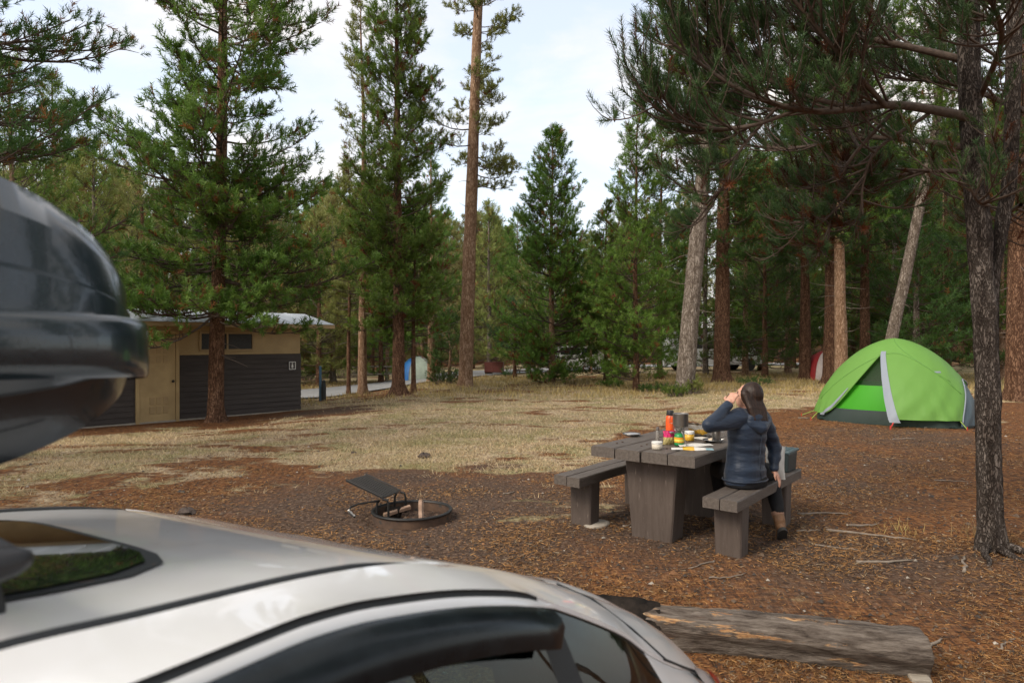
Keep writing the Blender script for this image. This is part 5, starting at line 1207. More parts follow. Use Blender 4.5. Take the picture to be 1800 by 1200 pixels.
# ------------------------------------------------------------------ the seated woman
def fused(name, shapes, voxel, mat, parent, smooth_it=6, wob=0.0, seed=0):
    """overlapping tapered shapes fused into one continuous skin"""
    b = MB()
    for s in shapes: b.add(s.v, s.f)
    me = b.mesh(name+'_raw', None); o = bpy.data.objects.new(name+'_raw', me); COL.objects.link(o)
    m = o.modifiers.new('r', 'REMESH'); m.mode = 'VOXEL'; m.voxel_size = voxel; m.adaptivity = 0
    s = o.modifiers.new('s', 'SMOOTH'); s.factor = .5; s.iterations = smooth_it
    dg = bpy.context.evaluated_depsgraph_get(); me2 = bpy.data.meshes.new_from_object(o.evaluated_get(dg)); me2.name = name
    bpy.data.objects.remove(o); bpy.data.meshes.remove(me)
    n = len(me2.vertices); co = np.zeros(n*3, np.float32); me2.vertices.foreach_get('co', co); co = co.reshape(-1, 3)
    if wob:
        nr = np.zeros(n*3, np.float32); me2.vertices.foreach_get('normal', nr); nr = nr.reshape(-1, 3); rg = np.random.default_rng(seed); h = np.zeros(n)
        for k in range(9):
            w = rg.normal(size=3)*np.array([14, 14, 38]); h += np.sin(co@w+rg.uniform(0, 6))
        co += nr*(h[:, None]/9*wob); me2.vertices.foreach_set('co', co.ravel())
    me2.polygons.foreach_set('use_smooth', np.ones(len(me2.polygons), bool)); me2.materials.clear(); me2.materials.append(mat); me2.update()
    return obj(name, me2, parent)
def limb(pts, rad, n=14):
    b = MB(); P_ = [Vector(p) for p in pts]; fine, fr = [], []
    for k in range(len(P_)-1):
        for i in range(6): t = i/6; fine.append(P_[k].lerp(P_[k+1], t)); fr.append(rad[k]+(rad[k+1]-rad[k])*t)
    fine.append(P_[-1]); fr.append(rad[-1]); b.tube(fine, fr, n)
    for p, r in ((P_[0], rad[0]), (P_[-1], rad[-1])): b.ell(p, (r, r, r), 14)
    for p, r in list(zip(P_, rad))[1:-1]: b.ell(p, (r*1.02,)*3, 14)
    return b
def hand(wrist, d, nrm, s=1.0, curl=1.0, side=1):
    """palm with four fingers and a thumb, curled towards -nrm"""
    w = Vector(wrist); d = Vector(d).normalized(); nrm = Vector(nrm); nrm = (nrm-d*nrm.dot(d)).normalized(); lat = d.cross(nrm)*side; out = []
    rot = Matrix((lat, d, nrm)).transposed(); p = MB(); p.ell(w+d*.045*s, (.040*s, .052*s, .017*s), 16, rot); out.append(p)
    for k, (off, L_) in enumerate(((-.030, .062), (-.010, .074), (.010, .070), (.029, .054))):
        a = w+d*.085*s+lat*off*s; L_ *= s; c = curl
        p1 = a+(d*math.cos(.5*c)-nrm*math.sin(.5*c))*L_*.45; p2 = p1+(d*math.cos(1.25*c)-nrm*math.sin(1.25*c))*L_*.33; p3 = p2+(d*math.cos(1.9*c)-nrm*math.sin(1.9*c))*L_*.25
        out.append(limb([a-d*.02*s, p1, p2, p3], [.0092*s, .0085*s, .0078*s, .0068*s], 8))
    a = w+d*.022*s-lat*.034*s; q = a+(d*.65-lat*.7-nrm*.3*curl)*.036*s; r_ = q+(d*.9-lat*.05-nrm*.55*curl)*.030*s
    out.append(limb([a+lat*.012*s, q, r_], [.012*s, .010*s, .008*s], 8)); return out
def fabric(name, c, rough, bump, scale, stretch, sheen=.0, spec=.3):
    m = pm(name, c, tuple(x*.72 for x in c), 7, rough, bump, scale, stretch, spec=spec); m.node_tree.nodes['Principled BSDF'].inputs['Sheen Weight'].default_value = sheen; return m
M['skin'] = pm('skin', (0.60, 0.34, 0.25), (0.52, 0.27, 0.19), 18, .5, .0006, 140); M['skin'].node_tree.nodes['Principled BSDF'].inputs['Subsurface Weight'].default_value = .12
M['skin'].node_tree.nodes['Principled BSDF'].inputs['Subsurface Radius'].default_value = (.012, .005, .003)
M['jacket'] = fabric('navy_jacket', (0.010, 0.022, 0.047), .55, .010, 13, (.6, .6, 2.2), .15, .4); M['trouser'] = fabric('black_trousers', (0.011, 0.011, 0.013), .8, .006, 18, (1, 1, .6))
M['hair'] = pm('dark_brown_hair', (0.012, 0.0065, 0.0045), (0.034, 0.017, 0.011), 60, .48, .004, 120, (1, 1, .12), spec=.35)
M['leather'] = pm('tan_leather', (0.22, 0.115, 0.055), (0.13, 0.065, 0.032), 16, .6, .003, 60); M['sole'] = mat_simple('boot_sole', (0.03, 0.028, 0.027), .8); M['sock'] = mat_simple('sock', (0.28, .16, .11), .9)
wo_ = Vector((1.90, 5.56, .474))
woman = empty('person', wo_, 0, 'woman in navy hooded jacket drinking at the picnic table', 'person')
W = lambda x, y, z: Vector((x, y, z))-wo_
Fw = Vector((-.55, .835, 0)).normalized(); Rw = Vector((Fw.y, -Fw.x, 0)); Bk = -Fw
def frame_ell(c, rl, rf, rz_, tilt=None):
    b = MB(); b.ell(c, (rl, rf, rz_), 20, Matrix((Rw, Fw, Vector((0, 0, 1)))).transposed() if tilt is None else tilt); return b
def torso(rows_, n=28):
    b = MB(); g = []
    for (z, c, hl, hf) in rows_:
        g.append([c+Rw*(hl*math.copysign(abs(math.cos(a))**.86, math.cos(a)))+Fw*(hf*math.copysign(abs(math.sin(a))**.9, math.sin(a))) for a in np.linspace(0, 2*math.pi, n, endpoint=False)])
    b.grid(np.array([[tuple(p) for p in r] for r in g]), closed=True); m_ = len(rows_); b.f += [tuple(range(n-1, -1, -1)), tuple((m_-1)*n+i for i in range(n))]; return b
Lsh, Rsh = W(1.80, 5.465, 1.035), W(2.055, 5.635, 1.025); Lel, Lwr = W(1.548, 5.345, .992), W(1.722, 5.435, 1.150); Rel, Rwr = W(2.185, 5.685, .775), W(2.150, 5.605, .600)
Lhip, Rhip = W(1.815, 5.505, .575), W(1.985, 5.615, .575); Lkn, Lan = W(1.79, 5.955, .535), W(1.865, 6.00, .13); Rkn, Ran = W(2.235, 5.90, .525), W(2.215, 5.675, .185)
hc = W(1.922, 5.552, 1.205); Fh = Vector((-.76, .58, .24)).normalized(); Lh = Vector((0, 0, 1)).cross(Fh).normalized(); Uh = Fh.cross(Lh).normalized(); hrot = Matrix((Lh, Fh, Uh)).transposed()
if Uh.z < 0: Uh = -Uh
hrot = Matrix((Fh.cross(Uh), Fh, Uh)).transposed(); Sh = Fh.cross(Uh)
head = MB(); head.ell(hc, (.072, .090, .108), 22, hrot); jaw = MB(); jaw.ell(hc+Fh*.030-Uh*.055, (.052, .056, .058), 16, hrot); nose = limb([hc+Fh*.086+Uh*.012, hc+Fh*.106-Uh*.022], [.009, .013], 8)
lips = MB(); lips.ell(hc+Fh*.083-Uh*.052, (.022, .010, .009), 10, hrot); ears = MB(); ears.ell(hc+Sh*.072-Uh*.005, (.008, .020, .030), 10, hrot); ears.ell(hc-Sh*.072-Uh*.005, (.008, .020, .030), 10, hrot)
brow = MB(); brow.ell(hc+Fh*.078+Uh*.028, (.045, .014, .010), 10, hrot)
neck = limb([W(1.925, 5.555, 1.06), hc-Uh*.07-Fh*.01], [.052, .048])
hL = hand(Lwr, Vector((.42, .22, .62)), Vector((-.6, -.75, .35)), .95, .75, 1); hR = hand(Rwr, Vector((.38, -.10, -.75)), Vector((.75, -.5, .35)), .95, .35, -1)
body_core = [torso([(0, W(1.90, 5.56, .52), .13, .10), (0, W(1.90, 5.56, .62), .135, .095), (0, W(1.905, 5.56, .75), .115, .085), (0, W(1.915, 5.555, .93), .135, .095), (0, W(1.925, 5.555, 1.03), .13, .07), (0, W(1.925, 5.555, 1.075), .05, .05)])]
arms = [limb([Lsh, Lel, Lwr, Lwr+Vector((.012, .006, .02))], [.045, .036, .026, .027]), limb([Rsh, Rel, Rwr, Rwr+Vector((.004, -.002, -.012))], [.045, .036, .026, .027])]
legs = [limb([Lhip, Lkn, Lan], [.075, .050, .034]), limb([Rhip, Rkn, Ran], [.075, .050, .034])]
body = fused('body', [head, jaw, nose, lips, ears, brow, neck]+hL+hR+body_core+arms+legs, .0052, M['skin'], woman, 3)
ey = MB()
for s in (1, -1): ey.ell(hc+Fh*.080+Sh*(.031*s)+Uh*.010, (.011, .006, .006), 10, hrot)
ey.build('eyes', mat_simple('eye', (.05, .035, .03), .2), woman, True)['kind'] = 'stuff'
# jacket
jk = [torso([(0, W(1.895, 5.555, .500), .176, .140), (0, W(1.897, 5.555, .525), .184, .147), (0, W(1.900, 5.556, .60), .180, .142), (0, W(1.903, 5.557, .70), .160, .128), (0, W(1.910, 5.557, .80), .160, .126), (0, W(1.916, 5.555, .92), .176, .132), (0, W(1.924, 5.553, 1.01), .172, .112), (0, W(1.927, 5.552, 1.065), .125, .085), (0, W(1.928, 5.552, 1.105), .072, .066)])]
jk += [limb([Lsh+Vector((.03, .02, .0)), Lsh, Lsh.lerp(Lel, .5)+Vector((0, 0, -.006)), Lel, Lel.lerp(Lwr, .5), Lwr-Vector((.004, .002, .006))], [.082, .076, .066, .058, .050, .040]), limb([Rsh-Vector((.03, .02, 0)), Rsh, Rsh.lerp(Rel, .5), Rel, Rel.lerp(Rwr, .5), Rwr+Vector((0, 0, .012))], [.082, .074, .064, .055, .049, .040])]
hood = MB(); hood.ell(W(1.965, 5.475, 1.035), (.115, .062, .070), 20, Matrix((Rw, Fw, Vector((0, 0, 1)))).transposed()); hood2 = limb([W(1.835, 5.485, 1.085), W(1.90, 5.44, 1.00), W(1.985, 5.425, .965), W(2.045, 5.50, 1.01), W(2.03, 5.59, 1.075)], [.034, .046, .050, .046, .034])
jacket = fused('jacket', jk, .0068, M['jacket'], woman, 4, .015, 3)
fused('hood', [hood, hood2], .007, M['jacket'], jacket, 4, .005, 8)
for (z, hl, hf, cx_) in ((.535, .190, .153, 1.896),):
    pts = [W(cx_, 5.556, z)+Rw*(hl*math.copysign(abs(math.cos(a))**.86, math.cos(a)))+Fw*(hf*math.copysign(abs(math.sin(a))**.9, math.sin(a))) for a in np.linspace(0, 2*math.pi, 40)]
    MB().tube(pts, .006, 6).build('hem_band', M['jacket'], jacket, True)
MB().tube([W(1.905, 5.557, .54)+Bk*.147, W(1.903, 5.557, .70)+Bk*.134, W(1.912, 5.557, .85)+Bk*.136, W(1.918, 5.555, .95)+Bk*.134], .0035, 6).build('back_seam', M['jacket'], jacket, True)
# trousers, boots
tz = [torso([(0, W(1.90, 5.56, .478), .172, .148), (0, W(1.90, 5.56, .53), .185, .155), (0, W(1.90, 5.56, .60), .165, .130), (0, W(1.90, 5.56, .66), .130, .10)]), limb([Lhip+Vector((.02, .03, -.01)), Lhip.lerp(Lkn, .5), Lkn, Lkn.lerp(Lan, .45), Lan+Vector((0, 0, .06))], [.082, .080, .068, .062, .050]), limb([Rhip, Rhip.lerp(Rkn, .5), Rkn, Rkn.lerp(Ran, .45), Ran+Vector((0, .01, .055))], [.100, .086, .070, .064, .052])]
fused('trousers', tz, .0085, M['trouser'], woman, 5, .006, 5)
def boot(an, heel, toe, nm):
    an, heel, toe = Vector(an), Vector(heel), Vector(toe); d = (toe-heel).normalized(); up = (an-heel); up = (up-d*up.dot(d)).normalized(); lat = d.cross(up); rot = Matrix((lat, d, up)).transposed()
    L_ = (toe-heel).length; mid = heel.lerp(toe, .5); a = MB(); a.ell(mid+up*.034, (.043, L_*.52, .036), 18, rot); h = MB(); h.ell(heel+d*.035+up*.05, (.038, .045, .055), 14, rot); t = MB(); t.ell(toe-d*.05+up*.03, (.045, .056, .034), 14, rot)
    bt_ = fused(nm, [a, h, t, limb([heel+d*.045+up*.05, an, an+(an-heel-d*.045).normalized()*.04], [.043, .047, .050])], .006, M['leather'], woman, 4)
    P_ = []
    for k in range(28):
        a_ = 2*math.pi*k/28; c, s = math.cos(a_), math.sin(a_); w_ = .044*(1-.16*math.cos(a_*2)*0-.18*(1 if abs(s) < .3 else 0)); P_.append(mid+lat*(w_*c)+d*(L_*.535*math.copysign(abs(s)**.8, s)))
    so = MB(); rows = [[tuple(p+up*z) for p in P_] for z in (.016, .002, -.012)]; so.grid(np.array(rows), closed=True); so.f += [tuple(range(28)), tuple(56+i for i in range(27, -1, -1))]; so.build('sole', M['sole'], bt_, False, 40)
    MB().lathe([(.052, 0), (.053, .012), (.052, .03)], an+(an-heel-d*.045).normalized()*.04, 16, (an-heel-d*.045).to_track_quat('Z', 'Y').to_matrix(), False).build('sock', M['sock'], bt_, True)
boot(Ran+Vector((.003, -.012, -.015)), W(2.218, 5.590, .115), W(2.262, 5.735, -.030), 'boot'); boot(Lan+Vector((0, 0, -.02)), W(1.875, 5.955, .018), W(1.835, 6.195, .018), 'boot')
# hair: cap and long locks falling over the hood
cap = MB(); cap.ell(hc-Fh*.022+Uh*.016, (.088, .096, .110), 22, hrot); hb = [cap]
dn = Vector((0, 0, -1))
for k in range(11):
    f = k/10*2-1; st = hc-Fh*(.062-.065*abs(f))+Sh*(.088*f)+Uh*.02; mid = st+dn*.10-Fh*(.022)+Bk*.030+Sh*.004*f; en = mid+dn*.085+Bk*.030-Sh*(.004*f)
    hb.append(limb([st, mid, en, en+dn*.03], [.034, .033, .024, .008], 8))
hairo = fused('hair', hb, .0062, M['hair'], woman, 3, .0035, 12)
rgh = np.random.default_rng(6); sb = MB()
for k in range(420):
    f = rgh.uniform(-1, 1); el = rgh.uniform(-.1, 1.0); st = hc-Fh*(.088*math.cos(f*1.25)*math.cos(el)+.012)+Sh*(.090*math.sin(f*1.25)*math.cos(el))+Uh*(.014+.110*math.sin(el))
    md = hc-Fh*(.105-.055*abs(f))+Sh*(.098*f)-Uh*.02+Vector((rgh.normal()*.004, rgh.normal()*.004, 0)); en = md+dn*rgh.uniform(.12, .20)+Bk*(.030+.012*rgh.normal())+Sh*(.004*f+.010*rgh.normal()); mm = md.lerp(en, .5)-Fh*.012
    L_ = bezier([tuple(st), tuple(md), tuple(mm), tuple(en)], 9); sb.tube([tuple(q) for q in L_], [.0016, .0022, .0024, .0024, .0024, .0022, .002, .0016, .0006], 3, False)
sb.build('loose_strands', M['hair'], hairo, True)['kind'] = 'stuff'
# cup in her raised hand
cup_c = Vector((hc+wo_+Fh*.125-Uh*.045)); ck = MB(); ck.lathe([(.016, -.034), (.019, -.032), (.025, .024), (.023, .024), (.018, -.028), (.002, -.029)], cup_c, 20, Matrix((Fh.cross(Uh), (Fh*.5+Uh*.86).normalized(), Vector((1, 0, 0)))).transposed() if False else (-(Fh*.75)-Uh*.1).to_track_quat('Z', 'Y').to_matrix())
o = ck.build('drinking_cup', M['blackp'], None, True); tag(o, 'small dark cup held to the woman\'s mouth', 'cup')
# ------------------------------------------------------------------ the near forked pine on the right
def spray_limbs(rng, limbs, sub=11, subL=.75, tw=13.0, shoot=.145, K=44, blade=.46, width=.041, palette='blue', rust=.06, up=.35, dead=.25, start=.2):
    S0, S1, A0, A1 = [], [], [], []; TP, TA, TS, TR = [], [], [], []
    def seg(pts, r0, r1):
        r = np.linspace(r0, r1, len(pts)); S0.extend(pts[:-1]); S1.extend(pts[1:]); A0.extend(r[:-1]); A1.extend(r[1:])
    for (lp, r0, dens, brown) in limbs:
        L_ = bezier(lp, 22); seg(L_, r0, .010); ln = np.sum(np.linalg.norm(np.diff(L_, axis=0), axis=1)); n = max(3, int(ln*sub*dens))
        for q in range(n):
            s = start+(1-start)*(q+rng.random())/n; i = min(20, int(s*21)); p = L_[i]+(L_[i+1]-L_[i])*(s*21-i); d = unit(L_[i+1]-L_[i]); sd = rng.choice([-1, 1])
            per = unit(np.cross(d, [0, 0, 1.]))*sd; a = rng.uniform(.45, 1.2); dd = unit(d*math.cos(a)+per*math.sin(a)*rng.uniform(.4, 1)+np.array([0, 0, rng.uniform(-.35, .75)]))
            l2 = subL*rng.uniform(.5, 1.15)*(1.1-.45*s); bend = np.array([0, 0, up*l2*rng.uniform(.3, 1.3)]); b2 = bezier([p, p+dd*l2*.5+bend*.15, p+dd*l2+bend], 7); seg(b2, .012*(1.2-s*.6), .004)
            isdead = rng.random() < dead*(1-s)*1.6; br = brown
            m = max(2, int(l2*tw))
            for w in range(m):
                t = .22+.78*(w+rng.random())/m; j = min(5, int(t*6)); p3 = b2[j]+(b2[j+1]-b2[j])*(t*6-j); d3 = unit(b2[j+1]-b2[j]); a3 = rng.uniform(.3, .95); s3 = rng.choice([-1, 1]); pr = unit(np.cross(d3, [0, 0, 1.])+rng.normal(size=3)*.2)*s3
                dv = unit(d3*math.cos(a3)+pr*math.sin(a3)+np.array([0, 0, rng.uniform(.0, .55)])); l3 = rng.uniform(.10, .30); c3 = bezier([p3, p3+dv*l3*.55, p3+dv*l3+np.array([0, 0, l3*.35])], 4); seg(c3, .0045, .002)
                if isdead: continue
                for k in range(max(1, int(l3/.09))):
                    u = 1-k*.36; pp = c3[0]+(c3[-1]-c3[0])*max(.1, u-.35); TP.append(pp); TA.append(unit(c3[-1]-c3[-2])+rng.normal(size=3)*.12+np.array([0, 0, .15])); TS.append(shoot*rng.uniform(.8, 1.2)); TR.append(br)
            if not isdead: TP.append(b2[-2]); TA.append(b2[-1]-b2[-2]); TS.append(shoot*1.2); TR.append(br)
    TP, TA, TS, TR = np.array(TP), unit(np.array(TA)), np.array(TS), np.array(TR); n = len(TP)
    a, b_ = [np.array(c) for c in GREENS[palette]]; mf = np.clip(rng.random(n)*.8+.1*rng.normal(size=n), 0, 1)[:, None]; C = a*(1-mf)+b_*mf
    ru = rng.random(n) < np.maximum(rust, TR); C[ru] = RUST*rng.uniform(.25, .9, (ru.sum(), 1))
    pv, pf, pc, off = [], [], [], 0
    for k in range(3):
        s = np.arange(n) % 3 == k; V_, F_, C_ = place_tufts(rng, TP[s], TA[s], TS[s], tuft_template(rng, K, .95, blade, width, .02), C[s]); pv.append(V_); pf.append(F_+off); pc.append(C_); off += len(V_)
    cm = arrays_mesh('crown', np.concatenate(pv), np.concatenate(pf), M['leaf'], False, np.concatenate(pc)); Vb, Fb = seg_mesh(np.array(S0), np.array(S1), np.array(A0), np.array(A1), 5); lm = arrays_mesh('limbs', Vb, Fb, M['twig_dark'], True)
    return cm, lm
def stuffpart(o): o['kind'] = 'stuff'; return o
rng = np.random.default_rng(77)
nb_ = Vector((3.80, 5.42, float(gz(3.8, 5.42)))); near = empty('pine_tree', nb_, 0, 'near forked pine with dark furrowed bark at the right', 'tree')
def near_trunk(path, r0, r1, n=26, rows=70, flare=0.0, seed=1, knots=()):
    rg = np.random.default_rng(seed); L_ = bezier(path, rows); P_ = np.zeros((rows, n, 3)); ph = rg.uniform(0, 6.28, 8)
    for j in range(rows):
        t = j/(rows-1); r = r0+(r1-r0)*t; z = L_[j, 2]
        for i in range(n):
            a = 2*math.pi*i/n; k = 1+.05*math.sin(3*a+z*1.2+ph[0])+.035*math.sin(7*a+z*2.1+ph[1])+.03*math.sin(5*a-z*7+ph[2])*math.sin(z*9+ph[3])+.02*rg.normal()
            if flare: k += flare*math.exp(-max(0, z)/.14)*(.55+.32*math.sin(3*a+ph[4])+.25*math.sin(5*a+ph[5]))
            for (kz, ka, kr) in knots: k += kr*math.exp(-((z-kz)/.11)**2)*max(0, math.cos(a-ka))**2
            P_[j, i] = L_[j]+np.array([math.cos(a), math.sin(a), 0])*r*k
    b = MB(); b.grid(P_, closed=True); return b.mesh('trunk', M['bark_dark'], True)
obj('trunk', near_trunk([(0.0, 0, -.3), (.0, 0, 0), (-.02, 0, .8), (-.045, 0, 1.7), (-.10, .02, 2.8), (-.14, .05, 4.2), (-.1, .1, 7.5)], .090, .076, flare=.75, seed=2, knots=((1.93, -1.9, .55), (1.2, -1.2, .2), (2.5, 0, .3))), near)
obj('trunk', near_trunk([(.02, .03, .3), (.055, .05, 1.0), (.05, .06, 1.7), (.07, .07, 2.2), (.16, .09, 2.65), (.24, .1, 3.4), (.3, .1, 7)], .045, .055, 18, 50, seed=4), near)
T = lambda x, y, z: (x-nb_.x, y-nb_.y, z-nb_.z)
limbs_ = [([T(3.72, 5.44, 3.42), T(3.0, 5.35, 3.50), T(2.3, 5.2, 3.40), T(1.72, 5.1, 3.52), T(1.15, 5.0, 3.85)], .042, 1.5, .03),
          ([T(2.6, 5.27, 3.45), T(2.1, 5.3, 3.62), T(1.6, 5.3, 3.95), T(1.25, 5.3, 4.35)], .022, 1.6, .03), ([T(2.9, 5.3, 3.48), T(2.4, 5.0, 3.75), T(1.9, 4.8, 4.15), T(1.55, 4.7, 4.5)], .022, 1.6, .03),
          ([T(2.2, 5.2, 3.42), T(1.75, 5.1, 3.25), T(1.35, 5.0, 3.22), T(1.02, 4.95, 3.35)], .016, 1.5, .04), ([T(2.0, 5.15, 3.42), T(1.75, 5.2, 3.12), T(1.62, 5.2, 2.85), T(1.5, 5.2, 2.72)], .014, 1.3, .15),
          ([T(3.70, 5.5, 3.9), T(3.1, 5.7, 4.15), T(2.5, 5.8, 4.3), T(1.9, 5.9, 4.45)], .034, 1.5, .04), ([T(3.70, 5.4, 4.2), T(3.2, 5.0, 4.3), T(2.7, 4.7, 4.35), T(2.2, 4.5, 4.5)], .03, 1.4, .04),
          ([T(3.74, 5.45, 3.0), T(3.45, 5.9, 3.1), T(3.0, 6.4, 2.95), T(2.75, 6.6, 2.7)], .022, 1.2, .25), ([T(3.0, 5.4, 3.45), T(2.75, 5.6, 3.1), T(2.72, 5.75, 2.8), T(2.68, 5.8, 2.5)], .018, 1.5, .5),
          ([T(3.3, 5.4, 3.45), T(2.95, 5.5, 3.2), T(2.88, 5.6, 2.95), T(2.9, 5.65, 2.7)], .016, 1.5, .4), ([T(3.74, 5.5, 3.2), T(3.3, 6.2, 3.5), T(2.8, 6.9, 3.6), T(2.3, 7.4, 3.8)], .03, 1.3, .12),
          ([T(4.1, 5.5, 3.1), T(4.4, 5.3, 3.2), T(4.8, 5.2, 3.1)], .025, 1.4, .08), ([T(3.78, 5.4, 2.72), T(3.55, 5.2, 2.72), T(3.4, 5.1, 2.85)], .014, 1.3, .2), ([T(4.15, 5.5, 3.5), T(3.9, 6.0, 3.9), T(3.6, 6.6, 4.2)], .025, 1.5, .08),
          ([T(3.74, 5.45, 3.6), T(3.5, 4.9, 3.75), T(3.2, 4.5, 3.8), T(2.9, 4.3, 3.95)], .025, 1.4, .05), ([T(4.2, 5.5, 3.9), T(4.6, 5.8, 4.1), T(5.0, 6.0, 4.2)], .025, 1.5, .08), ([T(4.1, 5.5, 2.75), T(4.3, 5.9, 2.75), T(4.5, 6.3, 2.6)], .018, 1.3, .3),
          ([T(3.68, 5.45, 4.6), T(3.1, 5.4, 5.0), T(2.5, 5.4, 5.2), T(1.8, 5.3, 5.5)], .034, 1.0, .03), ([T(3.7, 5.5, 5.2), T(4.3, 5.8, 5.6), T(4.9, 6.1, 5.8)], .03, .9, .03), ([T(3.7, 5.5, 5.4), T(3.4, 6.2, 5.8), T(2.9, 7, 6.0)], .03, .9, .03)]
cm, lm = spray_limbs(rng, limbs_); obj('limbs', lm, near); obj('crown', cm, near)
# surface roots of the near pine
for k, pts in enumerate([[(-.06, -.05, .06), (-.16, -.16, .02), (-.22, -.30, .015), (-.30, -.40, -.03)], [(.08, -.05, .05), (.22, -.12, .015), (.42, -.16, .0), (.6, -.2, -.03)], [(-.02, -.1, .05), (.03, -.22, .012), (.12, -.36, -.02)]]):
    L_ = bezier(pts, 12); MB().tube([tuple(p) for p in L_], list(np.linspace(.035, .010, 12)), 8).build('root', M['bark_dark'], near, True)

# pine whose boughs hang into the top left corner
f0 = P(-120, 9.2); rngL = np.random.default_rng(31); Hh = 13
fL = trunk_axis(rngL, Hh, (.1, 0), .05); lp = empty('pine_tree', f0, 0, 'dark pine whose boughs hang into the top left corner', 'tree'); obj('trunk', trunk_mesh(rngL, fL, Hh, .2, M['bark_brown']), lp)
cmL, lmL, dmL = grow(rngL, fL, Hh, 2.7, lambda t: 2.5*((1-t)**.5)*(.75+.25*min(1, t/.2)), .2, spacing=.34, per=6, slope=(-.25, .5), up=.22, twig=4.2, tuft=.22, K=18, width=.07, blade=.5, palette='dark', rust=.12, clump=.4)
obj('limbs', lmL, lp); obj('crown', cmL, lp)

# ------------------------------------------------------------------ shrubs, grass and litter
def shrub(loc, w, h, n, pal, label, seed, K=14, t=.12):
    rg = np.random.default_rng(seed); root = empty('shrub', loc, 0, label, 'shrub'); S0, S1, TP, TA = [], [], [], []
    for k in range(n):
        a = rg.uniform(0, 6.28); r = w*math.sqrt(rg.random()); hh = h*rg.uniform(.4, 1)*(1-.45*r/w); p = np.array([r*.4*math.cos(a), r*.4*math.sin(a), 0]); e = np.array([r*math.cos(a), r*math.sin(a), hh]); S0.append(p); S1.append(e)
        for q in (.5, .75, 1): TP.append(p+(e-p)*q); TA.append(e-p+np.array([0, 0, .1])+rg.normal(size=3)*.2)
    TP, TA = np.array(TP), np.array(TA); a, b_ = [np.array(c) for c in GREENS[pal]]; m = rg.random((len(TP), 1)); V_, F_, C_ = place_tufts(rg, TP, TA, t*rg.uniform(.7, 1.3, len(TP)), tuft_template(rg, K, .9, .6, .12), a*(1-m)+b_*m)
    obj('foliage', arrays_mesh('foliage', V_, F_, M['leaf'], False, C_), root)['kind'] = 'stuff'; Vb, Fb = seg_mesh(np.array(S0), np.array(S1), np.full(n, .006), np.full(n, .003)); obj('stems', arrays_mesh('stems', Vb, Fb, M['twig']), root)['kind'] = 'stuff'
for (px, d, w, h, n, pal, lab, sd) in [(1188, 19.9, .40, .42, 60, 'mid', 'leafy green shrub at the foot of the leaning grey trunk', 1), (1222, 20.2, .28, .62, 34, 'yellow', 'thin yellow-green shrub right of the leaning grey trunk', 2), (1150, 21.9, .5, .3, 50, 'dark', 'low pine seedling bough beside the slender conical pine', 3),
                                    (780, 26.4, .8, .7, 90, 'dark', 'dark low shrub left of the bare tan trunk', 4), (540, 33, 1.6, 1.0, 120, 'fresh', 'broad green shrub across the road behind the marker post', 5), (600, 36, 1.8, 1.3, 120, 'yellow', 'yellowish shrub beyond the road bend', 6),
                                    (1075, 24.6, .5, .35, 50, 'mid', 'small green shrub left of the slender conical pine', 7), (1330, 24, .7, .4, 60, 'dark', 'low dark shrub right of the stout pine roots', 8)]: shrub(P(px, d), w, h, n, pal, lab, sd)

def blades(rg, X, Y, h, w, cols, lean=.8, z0=0.0):
    n = len(X); a = rg.uniform(0, 6.28, n); la = rg.uniform(0, 6.28, n); Z = gz(X, Y)+z0; dx, dy = np.cos(a)*w*.5, np.sin(a)*w*.5; V_ = np.zeros((n, 3, 3)); V_[:, 0] = np.stack([X-dx, Y-dy, Z-.004], -1); V_[:, 1] = np.stack([X+dx, Y+dy, Z-.004], -1)
    ln = rg.uniform(.2, lean, n)*h; V_[:, 2] = np.stack([X+np.cos(la)*ln, Y+np.sin(la)*ln, Z+h*rg.uniform(.6, 1, n)], -1); F_ = np.arange(3*n).reshape(n, 3); return V_.reshape(-1, 3), F_, np.repeat(cols, 3, 0)
rg = np.random.default_rng(9)
def scatter(n, d0, d1, px0, px1, power=1.0):
    d = d0*(d1/d0)**(rg.random(n)**power); px = rg.uniform(px0, px1, n); return (px-900)/1200*d, d
X, Y = scatter(290000, 7.2, 33, -60, 1860); mk = meadow(X, Y); cl_ = .5+.5*np.sin(X*1.3+np.sin(Y*.9)*2)*np.sin(Y*1.1+X*.4+1); fine = .5+.5*np.sin(X*5.1+2*np.sin(Y*3.3))*np.sin(Y*4.3+X*2)
keep = rg.random(len(X)) < np.clip((mk-.48)*2.0, 0, 1)*(.25+.75*fbm(X*2.2, Y*2.6+50)); rd = np.min(np.hypot(cx[None, ::3]-X[:, None], cy[None, ::3]-Y[:, None]), axis=1) > 2.0; keep &= rd
X, Y = X[keep], Y[keep]; n = len(X); gre = np.clip((fbm(X*.8+70, Y*1.1)-.50)*4+rg.normal(size=n)*.22, 0, 1)[:, None]*.7
cs = np.array((.58, .455, .27))*(1-gre)+np.array((.33, .31, .12))*gre; cs *= rg.uniform(.6, 1.25, (n, 1)); hh = (.030+.040*rg.random(n))*(1+.9*sst(17, 25, Y))
V_, F_, C_ = blades(rg, X, Y, hh, .0016*Y**.9, cs, 1.6); tag(obj('dry_grass', arrays_mesh('dry_grass', V_, F_, M['grass'], False, C_)), 'short straw-coloured dry grass covering the clearing', 'grass', None, 'stuff')
